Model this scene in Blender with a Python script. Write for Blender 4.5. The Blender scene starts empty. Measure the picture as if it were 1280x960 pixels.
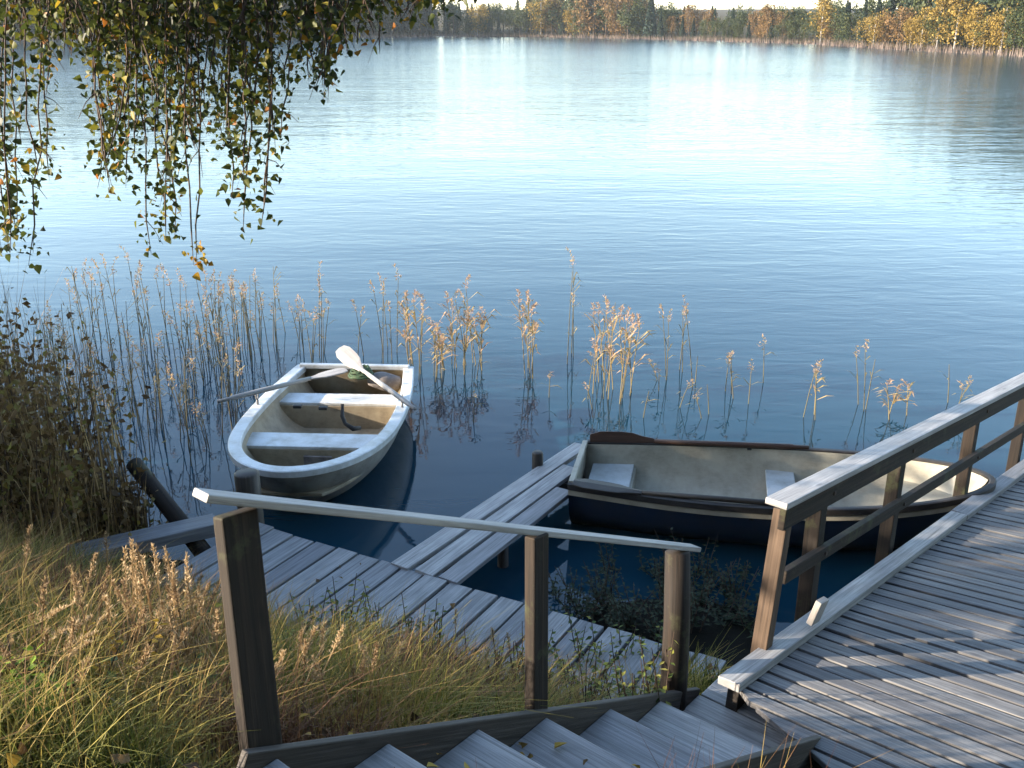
import bpy, math, random
import numpy as np
from mathutils import Vector, Matrix, noise
R = random.Random(7)
NR = np.random.default_rng(11)
SC = bpy.context.scene
COL = SC.collection

# ------------------------------------------------------------------ camera
F = 1250.0; PITCH = math.radians(20.0); CAMZ = 4.0
cp, sp = math.cos(PITCH), math.sin(PITCH)
def ray(u, v):
    x = (u - 640) / F; y = (480 - v) / F
    return Vector((x, cp + sp * y, -sp + cp * y))
def pix(u, v, z):                 # point of the place at height z seen at photo pixel (u, v)
    d = ray(u, v); t = (z - CAMZ) / d.z
    return Vector((d.x * t, d.y * t, z))
def pixd(u, v, dep):
    d = ray(u, v); return Vector((0, 0, CAMZ)) + d * dep
cam_d = bpy.data.cameras.new('camera'); cam = bpy.data.objects.new('camera', cam_d); COL.objects.link(cam)
cam.location = (0, 0, CAMZ); cam.rotation_euler = (math.pi / 2 - PITCH, 0, 0)
cam_d.sensor_width = 36; cam_d.lens = F / 1280 * 36; cam_d.clip_end = 5000; cam_d.clip_start = .05
SC.camera = cam

# ------------------------------------------------------------------ light
SUN_EL = math.radians(17.5)
SH = Vector((-.993, -.12, 0)).normalized()
SN = Vector((-SH.y * -1, SH.x, 0)); SN = Vector((SH.y, -SH.x, 0))      # lateral axis of the light
S = SH * math.cos(SUN_EL) + Vector((0, 0, math.sin(SUN_EL)))
ld = bpy.data.lights.new('sun', 'SUN'); ld.energy = 5.0; ld.angle = math.radians(.55); ld.color = (1, .84, .66)
lo = bpy.data.objects.new('sun', ld); COL.objects.link(lo); lo.rotation_euler = S.to_track_quat('Z', 'Y').to_euler()
W = bpy.data.worlds.new('World'); SC.world = W; W.use_nodes = True
nt = W.node_tree; bg = nt.nodes['Background']
sky = nt.nodes.new('ShaderNodeTexSky'); sky.sky_type = 'NISHITA'; sky.sun_disc = False
sky.sun_elevation = SUN_EL; sky.sun_rotation = math.atan2(SH.x, SH.y) % (2 * math.pi)
sky.air_density = 1.0; sky.dust_density = .55; sky.ozone_density = 1.0
nt.links.new(sky.outputs[0], bg.inputs[0]); bg.inputs[1].default_value = .15
SC.view_settings.view_transform = 'Standard'; SC.view_settings.look = 'None'
SC.view_settings.gamma = 1; SC.view_settings.use_curve_mapping = False
SC.view_settings.exposure = 2.02

# ------------------------------------------------------------------ materials
def newmat(name):
    m = bpy.data.materials.new(name); m.use_nodes = True
    return m, m.node_tree, m.node_tree.nodes['Principled BSDF']
def N(t, k, **kw):
    n = t.nodes.new(k)
    for a, b in kw.items(): setattr(n, a, b)
    return n
def ramp(t, fac, stops):
    r = N(t, 'ShaderNodeValToRGB'); t.links.new(fac, r.inputs[0])
    el = r.color_ramp.elements
    while len(el) < len(stops): el.new(.5)
    for e, (p, c) in zip(el, stops): e.position = p; e.color = (*c, 1) if len(c) == 3 else c
    return r
def tnoise(t, vec, scale, detail=4, rough=.55, dist=0):
    n = N(t, 'ShaderNodeTexNoise'); n.inputs['Scale'].default_value = scale
    n.inputs['Detail'].default_value = detail; n.inputs['Roughness'].default_value = rough; n.inputs['Distortion'].default_value = dist
    t.links.new(vec, n.inputs['Vector']); return n
def mapping(t, vec, s):
    m = N(t, 'ShaderNodeMapping'); m.inputs['Scale'].default_value = s; t.links.new(vec, m.inputs[0]); return m.outputs[0]
def mixc(t, fac, a, b, mode='MIX'):
    m = N(t, 'ShaderNodeMix', data_type='RGBA', blend_type=mode)
    if isinstance(fac, (int, float)): m.inputs[0].default_value = fac
    else: t.links.new(fac, m.inputs[0])
    for s, v in ((6, a), (7, b)):
        if isinstance(v, tuple): m.inputs[s].default_value = (*v, 1)
        else: t.links.new(v, m.inputs[s])
    return m.outputs[2]
def bump(t, bs, h, strength, dist):
    b = N(t, 'ShaderNodeBump'); b.inputs['Strength'].default_value = strength; b.inputs['Distance'].default_value = dist
    t.links.new(h, b.inputs['Height']); t.links.new(b.outputs[0], bs.inputs['Normal']); return b

def wood(name, dark, mid, light, rough=.75, moss=None, bumpd=.004):
    m, t, bs = newmat(name)
    uv = N(t, 'ShaderNodeUVMap').outputs[0]
    g = tnoise(t, mapping(t, uv, (1.6, 60, 1)), 1.0, 6, .65, .6)
    g2 = tnoise(t, mapping(t, uv, (3.5, 14, 1)), 1.0, 4)
    r = ramp(t, g.outputs[0], [(.28, dark), (.5, mid), (.74, light)])
    at = N(t, 'ShaderNodeAttribute', attribute_name='tint')
    pb = ramp(t, at.outputs['Fac'], [(0, (.66, .66, .69)), (.5, (.92, .92, .91)), (1, (1.18, 1.14, 1.08))])
    c = mixc(t, 1.0, r.outputs[0], pb.outputs[0], 'MULTIPLY')
    st = ramp(t, g2.outputs[0], [(.40, (0, 0, 0)), (.68, (1, 1, 1))])
    c = mixc(t, mathn(t, 'MULTIPLY', st.outputs[0], .45), c, dark)
    ob = N(t, 'ShaderNodeTexCoord').outputs['Object']
    dp = ramp(t, tnoise(t, ob, 2.3, 5, .65, .4).outputs[0], [(.42, (0, 0, 0)), (.66, (1, 1, 1))])      # damp and lichen patches across boards
    c = mixc(t, mathn(t, 'MULTIPLY', dp.outputs[0], .25), c, tuple(.55 * a + .25 * b for a, b in zip(mid, dark)))
    kn = N(t, 'ShaderNodeTexVoronoi', feature='F1'); kn.inputs['Scale'].default_value = 1.0; t.links.new(mapping(t, uv, (2.6, 9, 1)), kn.inputs['Vector'])
    kr = ramp(t, kn.outputs['Distance'], [(.05, (1, 1, 1)), (.13, (0, 0, 0))])
    c = mixc(t, mathn(t, 'MULTIPLY', kr.outputs[0], .6), c, dark)
    if moss:
        tc = N(t, 'ShaderNodeTexCoord').outputs['Object']
        mo = tnoise(t, tc, 6, 5, .7)
        mr = ramp(t, mo.outputs[0], [(.54, (0, 0, 0)), (.66, (1, 1, 1))])
        c = mixc(t, mathn(t, 'MULTIPLY', mr.outputs[0], .7), c, moss)
    t.links.new(c, bs.inputs['Base Color']); bs.inputs['Roughness'].default_value = rough
    bs.inputs['Specular IOR Level'].default_value = .35
    bump(t, bs, g.outputs[0], .7, bumpd)
    return m
def mathn(t, op, a, b=None):
    n = N(t, 'ShaderNodeMath', operation=op)
    for i, v in ((0, a), (1, b)):
        if v is None: continue
        if isinstance(v, (int, float)): n.inputs[i].default_value = v
        else: t.links.new(v, n.inputs[i])
    return n.outputs[0]

def foliage(name, stops, rough=.6, transl=.35):
    m, t, bs = newmat(name)
    at = N(t, 'ShaderNodeAttribute', attribute_name='tint')
    r = ramp(t, at.outputs['Fac'], stops)
    t.links.new(r.outputs[0], bs.inputs['Base Color']); bs.inputs['Roughness'].default_value = rough
    bs.inputs['Specular IOR Level'].default_value = .25
    if transl:
        tr = N(t, 'ShaderNodeBsdfTranslucent'); t.links.new(r.outputs[0], tr.inputs[0])
        mx = N(t, 'ShaderNodeMixShader'); mx.inputs[0].default_value = transl
        t.links.new(bs.outputs[0], mx.inputs[1]); t.links.new(tr.outputs[0], mx.inputs[2])
        t.links.new(mx.outputs[0], t.nodes['Material Output'].inputs[0])
    return m
def paint(name, c1, c2, rough=.45, scale=5, spec=.5, scum=None):
    m, t, bs = newmat(name)
    tc = N(t, 'ShaderNodeTexCoord').outputs['Object']
    n = tnoise(t, tc, scale, 6, .65); n2 = tnoise(t, mapping(t, tc, (3, 3, 14)), scale, 4)
    f = mathn(t, 'MULTIPLY', ramp(t, n.outputs[0], [(.40, (0, 0, 0)), (.66, (1, 1, 1))]).outputs[0], mathn(t, 'ADD', n2.outputs[0], .3))
    c = mixc(t, f, c1, c2)
    n3 = tnoise(t, mapping(t, tc, (1, 1, 7)), scale * 5, 5, .7)
    c = mixc(t, mathn(t, 'MULTIPLY', ramp(t, n3.outputs[0], [(.60, (0, 0, 0)), (.72, (1, 1, 1))]).outputs[0], .55), c, tuple(.5 * x for x in c2))
    if scum:
        sz = N(t, 'ShaderNodeSeparateXYZ'); t.links.new(tc, sz.inputs[0])
        mr = N(t, 'ShaderNodeMapRange'); t.links.new(mathn(t, 'ADD', sz.outputs[2], mathn(t, 'MULTIPLY', n.outputs[0], -.12)), mr.inputs[0])
        for i, v in enumerate((-.03, .05, 1, 0)): mr.inputs[1 + i].default_value = v
        c = mixc(t, mathn(t, 'MULTIPLY', mr.outputs[0], .85), c, scum)
    t.links.new(c, bs.inputs['Base Color']); bs.inputs['Roughness'].default_value = rough
    bs.inputs['Specular IOR Level'].default_value = spec
    bump(t, bs, n.outputs[0], .15, .004)
    return m

M = {}
M['deck'] = wood('weathered_deck_wood', (.055, .055, .058), (.175, .178, .185), (.31, .31, .31), .62)
M['grey'] = wood('silver_grey_wood', (.07, .066, .063), (.21, .205, .20), (.34, .33, .32), .55)
M['pale'] = wood('pale_grey_wood', (.11, .112, .115), (.30, .305, .315), (.45, .455, .46), .55)  # lighter grey wood for kerb, treads and gangway
M['toprail'] = wood('pale_rail_wood', (.14, .14, .14), (.34, .34, .35), (.50, .50, .51), .55)  # palest wood, for the top rails only
M['pier'] = wood('damp_grey_wood', (.07, .073, .08), (.21, .22, .235), (.34, .35, .36), .5)
M['post'] = wood('dark_brown_wood', (.006, .0045, .0035), (.018, .013, .0095), (.050, .034, .023), .8, moss=(.05, .055, .025))
M['post2'] = wood('brown_grey_wood', (.03, .026, .022), (.085, .075, .066), (.16, .145, .13), .7)
M['tan'] = wood('tan_wood', (.04, .026, .017), (.095, .063, .040), (.16, .108, .07), .8)
M['wet'] = wood('wet_dark_wood', (.018, .015, .013), (.045, .038, .032), (.09, .075, .06), .5)
M['oar'] = wood('oar_wood', (.20, .19, .185), (.32, .31, .30), (.44, .43, .42), .5)
M['varnish'] = wood('red_brown_wood', (.035, .018, .012), (.075, .038, .026), (.12, .065, .042), .5)
M['white'] = paint('white_boat_paint', (.58, .61, .63), (.34, .34, .31), .35)
M['beige'] = paint('beige_boat_paint', (.34, .29, .205), (.18, .145, .10), .55)
M['cream'] = paint('grey_cream_boat_paint', (.35, .33, .265), (.22, .205, .16), .5)
M['hullgrey'] = paint('grey_white_hull_paint', (.30, .29, .265), (.13, .12, .10), .4, scum=(.035, .038, .020))
M['navy'] = paint('navy_hull_paint', (.012, .026, .062), (.028, .035, .05), .35, scum=(.02, .022, .012))
M['seat'] = paint('pale_grey_seat_paint', (.40, .43, .44), (.26, .27, .25), .5)
M['black'] = paint('black_rubber', (.015, .014, .014), (.04, .037, .035), .6)
M['nail'] = paint('rusty_iron', (.035, .022, .015), (.07, .035, .02), .7, 40)
M['rope'] = paint('green_rope', (.03, .07, .035), (.07, .10, .05), .85, 20)
M['cloth'] = paint('grey_cloth', (.20, .18, .17), (.09, .08, .08), .85, 12)
M['steel'] = paint('dull_steel', (.25, .25, .25), (.12, .11, .1), .4)
M['birchleaf'] = foliage('birch_leaves', [(0, (.022, .032, .010)), (.35, (.058, .076, .015)), (.65, (.13, .135, .020)), (.88, (.32, .22, .022)), (1, (.26, .10, .015))], .5, .42)
M['brownleaf'] = foliage('brown_thicket_leaves', [(0, (.06, .035, .015)), (.45, (.18, .11, .04)), (.75, (.16, .15, .035)), (1, (.42, .30, .06))], .7, .3)
M['fallen'] = foliage('fallen_leaf', [(0, (.05, .03, .015)), (.5, (.16, .09, .03)), (.8, (.34, .22, .04)), (1, (.42, .30, .06))], .7, .2)
M['stalk'] = foliage('brown_stalks', [(0, (.06, .035, .016)), (.6, (.22, .14, .06)), (1, (.42, .29, .13))], .75, .2)
M['twig'] = foliage('twigs', [(0, (.035, .025, .02)), (1, (.10, .07, .05))], .85, 0)
M['grass'] = foliage('autumn_grass', [(0, (.035, .045, .012)), (.22, (.10, .12, .022)), (.45, (.27, .24, .05)), (.7, (.40, .29, .09)), (.88, (.30, .17, .07)), (1, (.13, .065, .035))], .6, .35)
M['straw'] = foliage('straw', [(0, (.20, .13, .07)), (.5, (.42, .30, .16)), (1, (.60, .46, .28))], .7, .3)
M['weed'] = foliage('weed_leaves', [(0, (.03, .05, .014)), (.5, (.10, .14, .03)), (.8, (.26, .26, .05)), (1, (.40, .34, .12))], .55, .35)
M['yellowweed'] = foliage('yellow_leaves', [(0, (.20, .14, .02)), (.5, (.48, .30, .02)), (1, (.40, .17, .02))], .55, .4)
M['limeweed'] = foliage('lime_leaves', [(0, (.10, .20, .02)), (1, (.28, .42, .04))], .55, .4)
M['darkweed'] = foliage('dark_weed_leaves', [(0, (.012, .022, .012)), (1, (.045, .065, .03))], .6, .3)
M['reed'] = foliage('reed', [(0, (.11, .105, .07)), (.35, (.20, .175, .10)), (.6, (.38, .29, .13)), (.8, (.46, .31, .20)), (1, (.36, .23, .17))], .7, .35)
M['spruce'] = foliage('spruce_needles', [(0, (.014, .028, .022)), (.6, (.030, .050, .032)), (1, (.055, .075, .038))], .7, .15)
M['greentree'] = foliage('green_tree_leaves', [(0, (.022, .036, .016)), (.6, (.052, .070, .025)), (1, (.12, .115, .035))], .65, .3)
M['yellowtree'] = foliage('yellow_tree_leaves', [(0, (.08, .06, .015)), (.5, (.22, .15, .03)), (1, (.36, .25, .06))], .65, .3)
M['orangetree'] = foliage('orange_tree_leaves', [(0, (.07, .045, .02)), (.5, (.16, .095, .035)), (1, (.26, .16, .06))], .65, .3)
M['bark'] = paint('birch_bark', (.45, .43, .40), (.08, .07, .06), .8, 6)
M['darkbark'] = paint('dark_bark', (.075, .055, .04), (.14, .11, .085), .85, 8)
M['shorereed'] = foliage('shore_reeds', [(0, (.13, .10, .085)), (1, (.22, .17, .14))], .8, .2)

def mk_ground():
    m, t, bs = newmat('bank_soil')
    tc = N(t, 'ShaderNodeTexCoord').outputs['Object']
    n = tnoise(t, tc, 9, 8, .7); n2 = tnoise(t, tc, 1.3, 4)
    r = ramp(t, n.outputs[0], [(.3, (.018, .014, .009)), (.5, (.05, .038, .02)), (.7, (.12, .09, .04))])
    r2 = ramp(t, n2.outputs[0], [(.4, (.03, .032, .012)), (.65, (.10, .075, .035))])
    sp3 = N(t, 'ShaderNodeSeparateXYZ'); t.links.new(tc, sp3.inputs[0])
    wet = N(t, 'ShaderNodeMapRange'); t.links.new(mathn(t, 'ADD', sp3.outputs[2], mathn(t, 'MULTIPLY', n.outputs[0], .12)), wet.inputs[0])
    for i, v in enumerate((.12, .30, 0, 1)): wet.inputs[1 + i].default_value = v
    dry = mixc(t, .45, r.outputs[0], r2.outputs[0])
    t.links.new(mixc(t, wet.outputs[0], (.010, .010, .008), dry), bs.inputs['Base Color']); bs.inputs['Roughness'].default_value = .95
    bs.inputs['Specular IOR Level'].default_value = .1
    bump(t, bs, n.outputs[0], .8, .05); return m
M['ground'] = mk_ground()
def mk_water():
    m, t, bs = newmat('lake_water')
    tc = N(t, 'ShaderNodeTexCoord').outputs['Object']
    a = tnoise(t, mapping(t, tc, (1.3, 3.6, 1)), 1.0, 3, .5, .5)
    b = tnoise(t, mapping(t, tc, (.16, .5, 1)), 1.0, 2, .5)
    c = tnoise(t, mapping(t, tc, (.02, .035, 1)), 1.0, 2, .5)
    sep = N(t, 'ShaderNodeSeparateXYZ'); t.links.new(tc, sep.inputs[0])
    calm = N(t, 'ShaderNodeMapRange'); t.links.new(sep.outputs[1], calm.inputs[0])
    for i, v in enumerate((7.0, 16.0, .28, .9)): calm.inputs[1 + i].default_value = v
    far = N(t, 'ShaderNodeMapRange'); t.links.new(sep.outputs[1], far.inputs[0])
    for i, v in enumerate((22.0, 80.0, .52, 2.2)): far.inputs[1 + i].default_value = v
    patch = ramp(t, c.outputs[0], [(.35, (.55, .55, .55)), (.65, (1, 1, 1))])
    amp = mathn(t, 'MULTIPLY', mathn(t, 'MULTIPLY', calm.outputs[0], far.outputs[0]), patch.outputs[0])
    h = mathn(t, 'ADD', a.outputs[0], mathn(t, 'MULTIPLY', b.outputs[0], 2.2))
    h = mathn(t, 'MULTIPLY', h, amp)
    bs.inputs['Base Color'].default_value = (.004, .029, .050, 1)  # blue tint stands in for sky reflection; the lake itself is near black
    rr = N(t, 'ShaderNodeMapRange'); t.links.new(sep.outputs[1], rr.inputs[0])
    for i, v in enumerate((8.0, 60.0, .03, .13)): rr.inputs[1 + i].default_value = v
    t.links.new(rr.outputs[0], bs.inputs['Roughness']); bs.inputs['IOR'].default_value = 1.333
    bump(t, bs, h, 1.0, .023)
    return m
M['water'] = mk_water()

# ------------------------------------------------------------------ builders
ORG = {}
def tag(o, label=None, cat=None, group=None, kind=None):
    if label: o['label'] = label
    if cat: o['category'] = cat
    if group: o['group'] = group
    if kind: o['kind'] = kind
    return o
def empty(name, loc, label, cat, group=None):
    o = bpy.data.objects.new(name, None); COL.objects.link(o); o.location = loc; o.empty_display_size = .1
    ORG[o.name] = Vector(loc); return tag(o, label, cat, group)
def link(name, me, mat, parent=None, origin=None):
    o = bpy.data.objects.new(name, me); COL.objects.link(o)
    for m in (mat if isinstance(mat, (list, tuple)) else [mat]): me.materials.append(m)
    org = ORG.get(parent.name) if parent else (Vector(origin) if origin is not None else Vector((0, 0, 0)))
    if org.length > 0: me.transform(Matrix.Translation(-org))
    ORG[o.name] = org
    if parent: o.parent = parent
    else: o.location = org
    return o
class MB:
    def __init__(s): s.v = []; s.f = []; s.uv = []; s.t = []
    def quad(s, idx, uvs=None, t=.5):
        s.f.append(tuple(idx)); s.uv.append(uvs or [(0, 0)] * len(idx)); s.t.append(t)
    def hexa(s, c, ax=0, t=None):
        """8 corners: bottom loop 0-3, top loop 4-7; grain runs along edge 0-1"""
        t = R.random() if t is None else t
        b = len(s.v); s.v += [Vector(p) for p in c]
        L = (Vector(c[1]) - Vector(c[0])).length; w = (Vector(c[3]) - Vector(c[0])).length; h = (Vector(c[4]) - Vector(c[0])).length
        u0, v0 = R.random() * 40, R.random() * 40
        def face(i, a, bb, off):
            s.quad([b + k for k in i], [(u0 + x * a, v0 + off + y * bb) for x, y in ((0, 0), (1, 0), (1, 1), (0, 1))], t)
        face((4, 5, 6, 7), L, w, 0); face((1, 0, 3, 2), L, w, 3)
        face((0, 1, 5, 4), L, h, 5); face((2, 3, 7, 6), L, h, 7)
        face((1, 2, 6, 5), w, h, 9); face((3, 0, 4, 7), w, h, 11)
    def board(s, p0, p1, w, h, up=(0, 0, 1), t=None, jit=0.0):
        p0, p1, up = Vector(p0), Vector(p1), Vector(up)
        d = (p1 - p0).normalized(); side = d.cross(up).normalized() * -1; u2 = side.cross(d).normalized() * -1
        if u2.dot(up) < 0: u2 = -u2
        c = []
        for hh in (-.5, .5):
            for p, q in ((p0, -.5), (p1, -.5), (p1, .5), (p0, .5)):
                c.append(p + side * (q * w) + u2 * (hh * h) + Vector((R.uniform(-jit, jit), R.uniform(-jit, jit), R.uniform(-jit, jit))))
        if (c[1] - c[0]).cross(c[3] - c[0]).dot(c[4] - c[0]) < 0: c = [c[3], c[2], c[1], c[0], c[7], c[6], c[5], c[4]]
        s.hexa(c, t=t)
    def tube(s, pts, rad, n=8, t=.5, caps=True):
        pts = [Vector(p) for p in pts]
        if not isinstance(rad, (list, tuple)): rad = [rad] * len(pts)
        b = len(s.v); L = 0; v0 = R.random() * 40
        for i, p in enumerate(pts):
            d = (pts[min(i + 1, len(pts) - 1)] - pts[max(i - 1, 0)]).normalized()
            ref = Vector((0, 0, 1)) if abs(d.z) < .9 else Vector((1, 0, 0))
            a = d.cross(ref).normalized(); c = d.cross(a)
            for k in range(n):
                an = 2 * math.pi * k / n
                s.v.append(p + (a * math.cos(an) + c * math.sin(an)) * rad[i])
        for i in range(len(pts) - 1):
            l2 = L + (pts[i + 1] - pts[i]).length
            for k in range(n):
                k2 = (k + 1) % n
                s.quad((b + i * n + k, b + (i + 1) * n + k, b + (i + 1) * n + k2, b + i * n + k2),
                       [(L, v0 + k * .03), (l2, v0 + k * .03), (l2, v0 + k * .03 + .03), (L, v0 + k * .03 + .03)], t)
            L = l2
        if caps:
            s.quad([b + k for k in range(n)], [(0, 0)] * n, t)
            e = b + (len(pts) - 1) * n
            s.quad([e + k for k in reversed(range(n))], [(0, 0)] * n, t)
    def blade(s, p, d, L, w, bend, t, seg=3):
        """a tapering grass blade leaning towards d"""
        side = Vector((-d.y, d.x, 0)); side = side.normalized() if side.length > 1e-5 else Vector((1, 0, 0))
        side = (side + Vector((R.uniform(-.6, .6), R.uniform(-.6, .6), 0))).normalized()
        b = len(s.v)
        for i in range(seg + 1):
            f = i / seg
            q = p + d * (bend * f * f * L) + Vector((0, 0, L * (f - .35 * bend * f * f)))
            ww = w * (1 - f * .92)
            s.v += [q - side * ww * .5, q + side * ww * .5]
        for i in range(seg): s.quad((b + 2 * i, b + 2 * i + 1, b + 2 * i + 3, b + 2 * i + 2), None, t)
    def leaf(s, p, n, ax, L, w, t):
        n = n.normalized(); ax = (ax - n * ax.dot(n)).normalized(); sd = n.cross(ax)
        b = len(s.v)
        s.v += [p, p + ax * L * .4 + sd * w * .5 + n * w * .12, p + ax * L, p + ax * L * .4 - sd * w * .5 + n * w * .12]
        s.quad((b, b + 1, b + 2), None, t); s.quad((b, b + 2, b + 3), None, t)
    def mesh(s, name, smooth=False):
        me = bpy.data.meshes.new(name); me.from_pydata([tuple(v) for v in s.v], [], s.f)
        uvl = me.uv_layers.new(name='UVMap')
        flat = [c for fuv in s.uv for p in fuv for c in p]; uvl.data.foreach_set('uv', flat)
        a = me.attributes.new('tint', 'FLOAT', 'FACE'); a.data.foreach_set('value', s.t)
        if smooth: me.polygons.foreach_set('use_smooth', [True] * len(s.f))
        me.update(); return me
    def build(s, name, mat, parent=None, origin=None, smooth=False, bevel=0, matidx=None):
        me = s.mesh(name, smooth)
        o = link(name, me, mat, parent, origin)
        if matidx: me.polygons.foreach_set('material_index', matidx)
        if bevel:
            md = o.modifiers.new('bevel', 'BEVEL'); md.width = bevel; md.segments = 2; md.limit_method = 'ANGLE'
        return o
def rv(a=1): return Vector((R.uniform(-a, a), R.uniform(-a, a), R.uniform(-a, a)))
def birchleaves(name, pts, size, tints, down=.9, nrm_up=0):
    """ovate pointed leaves folded along the midrib, tips mostly hanging"""
    n = len(pts); pts = np.asarray(pts, float)
    e = NR.normal(size=(n, 3)); e[:, 2] -= down; e /= np.linalg.norm(e, axis=1)[:, None]
    d = NR.normal(size=(n, 3)); d[:, 2] += nrm_up; d -= e * (d * e).sum(1)[:, None]; d /= np.linalg.norm(d, axis=1)[:, None]
    g = np.cross(d, e); sz = size * NR.uniform(.5, 1.35, (n, 1)); w = NR.uniform(.34, .5, (n, 1)) * sz; fo = NR.uniform(.05, .3, (n, 1)) * sz; cu = NR.uniform(-.25, .25, (n, 1)) * sz
    v = np.stack([pts, pts + e * sz * .22 + g * w + d * fo, pts + e * sz * .55 + g * w * .8 + d * (fo * .8 + cu * .4), pts + e * sz * 1.15 + d * cu,
                  pts + e * sz * .55 - g * w * .8 + d * (fo * .8 + cu * .4), pts + e * sz * .22 - g * w + d * fo], 1).reshape(-1, 3)
    b = np.arange(n)[:, None] * 6
    f = np.concatenate([b + np.array([[0, 1, 2, 3]]), b + np.array([[0, 3, 4, 5]])], 1).reshape(-1)
    me = bpy.data.meshes.new(name); me.vertices.add(6 * n); me.vertices.foreach_set('co', v.astype(np.float32).ravel())
    me.loops.add(8 * n); me.loops.foreach_set('vertex_index', f.astype(np.int32))
    me.polygons.add(2 * n); me.polygons.foreach_set('loop_start', np.arange(0, 8 * n, 4, dtype=np.int32)); me.polygons.foreach_set('loop_total', np.full(2 * n, 4, np.int32))
    a = me.attributes.new('tint', 'FLOAT', 'FACE'); a.data.foreach_set('value', np.repeat(np.asarray(tints, np.float32), 2))
    me.update(); me.validate(); return me
def leafcloud(name, pts, size, tints, nrm_up=.0, elong=1.5):
    """numpy: one small quad leaf at each point"""
    n = len(pts); pts = np.asarray(pts, float)
    d = NR.normal(size=(n, 3)); d[:, 2] += nrm_up; d /= np.linalg.norm(d, axis=1)[:, None]
    e = NR.normal(size=(n, 3)); e -= d * (e * d).sum(1)[:, None]; e /= np.linalg.norm(e, axis=1)[:, None]
    g = np.cross(d, e); sz = size * NR.uniform(.65, 1.3, (n, 1))
    v = np.stack([pts - e * sz * elong / 2, pts + g * sz / 2 + d * sz * .12, pts + e * sz * elong / 2, pts - g * sz / 2 + d * sz * .12], 1).reshape(-1, 3)
    me = bpy.data.meshes.new(name)
    me.vertices.add(4 * n); me.vertices.foreach_set('co', v.astype(np.float32).ravel())
    me.loops.add(4 * n); me.loops.foreach_set('vertex_index', np.arange(4 * n, dtype=np.int32))
    me.polygons.add(n); me.polygons.foreach_set('loop_start', np.arange(0, 4 * n, 4, dtype=np.int32)); me.polygons.foreach_set('loop_total', np.full(n, 4, np.int32))
    a = me.attributes.new('tint', 'FLOAT', 'FACE'); a.data.foreach_set('value', np.asarray(tints, np.float32))
    me.update(); me.validate(); return me

# ------------------------------------------------------------------ fixed lines of the place
POST_L = Vector((-.70, 2.28, 2.08)); POST_R = Vector((.80, 4.06, .93))       # stair line, upper and lower post
SD = (POST_R - POST_L); SDH = Vector((SD.x, SD.y, 0)).normalized(); SPER = Vector((SDH.y, -SDH.x, 0))
DA = Vector((1.52, 4.48, .90)); DB = Vector((4.25, 7.54, .43))               # inner edge of the ramp's kerb
DE = (DB - DA) / Vector((DB.x - DA.x, DB.y - DA.y)).length                   # per horizontal metre

def shore_y(x): return 5.6 - .5 * x
def smooth(a, b, x):
    t = np.clip((x - a) / (b - a), 0, 1); return t * t * (3 - 2 * t)
FARP = [(-700, 200), (-190, 205), (-110, 218), (-62, 240), (-22, 268), (10, 262), (34, 227), (53, 185), (57, 143), (61, 119), (75, 80), (110, 20), (160, -120), (200, -700)]
def far_signed(X, Y):
    """metres beyond the far shoreline (positive = land)"""
    best = np.full(X.shape, 1e9); sg = np.ones(X.shape)
    for (ax, ay), (bx, by) in zip(FARP[:-1], FARP[1:]):
        dx, dy = bx - ax, by - ay; L2 = dx * dx + dy * dy
        t = np.clip(((X - ax) * dx + (Y - ay) * dy) / L2, 0, 1)
        px, py = ax + t * dx, ay + t * dy
        d = np.hypot(X - px, Y - py); side = np.sign(dx * (Y - ay) - dy * (X - ax))
        m = d < best; best = np.where(m, d, best); sg = np.where(m, side, sg)
    return best * sg
def ground_z(X, Y, detail=True):
    X = np.asarray(X, float); Y = np.asarray(Y, float)
    d = (5.6 - .5 * X - Y) * .894
    z = np.where(d < 0, np.maximum(-1.5, .35 * d), np.interp(d, [0, .5, .78, 1.1, 1.6, 2.2, 3.5, 5.5, 12, 60, 600], [0, .14, .24, .52, .86, 1.28, 2.02, 2.38, 2.5, 3.2, 9]) * np.interp(X, [-200, -20, -7, -3.5], [.8, .5, .52, 1]))
    # fill under the stairs
    rx, ry = X - POST_L.x, Y - POST_L.y
    a = rx * SDH.x + ry * SDH.y; p = rx * SPER.x + ry * SPER.y
    L = math.hypot(SD.x, SD.y); f = np.clip(a / L, -.6, 1.25)
    sz = POST_L.z + SD.z * np.minimum(f, 1.05) - .34 - .9 * np.maximum(0, np.maximum(-.12 - p, p - .95)) - 1.2 * np.maximum(0, a / L - 1.32) * L
    z = np.where(d > -.3, np.maximum(z, np.where(sz > 0, sz, -9)), z)
    mud = .06 - ((X - 1.1) / 1.15) ** 2 * .16 - ((Y - 5.9) / .8) ** 2 * .16
    z = np.where((np.abs(X - 1.05) < 2) & (np.abs(Y - 6.0) < 1.6), np.maximum(z, np.where(mud > -.6, mud, -9)), z)
    fs = far_signed(X, Y)
    zf = np.where(fs > 0, np.interp(fs, [0, 2, 12, 60, 250, 700], [-.1, .35, .9, 2.0, 5, 13]), -9)
    return np.maximum(z, zf)
def gz(x, y): return float(ground_z(np.array([x]), np.array([y]))[0])

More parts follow.
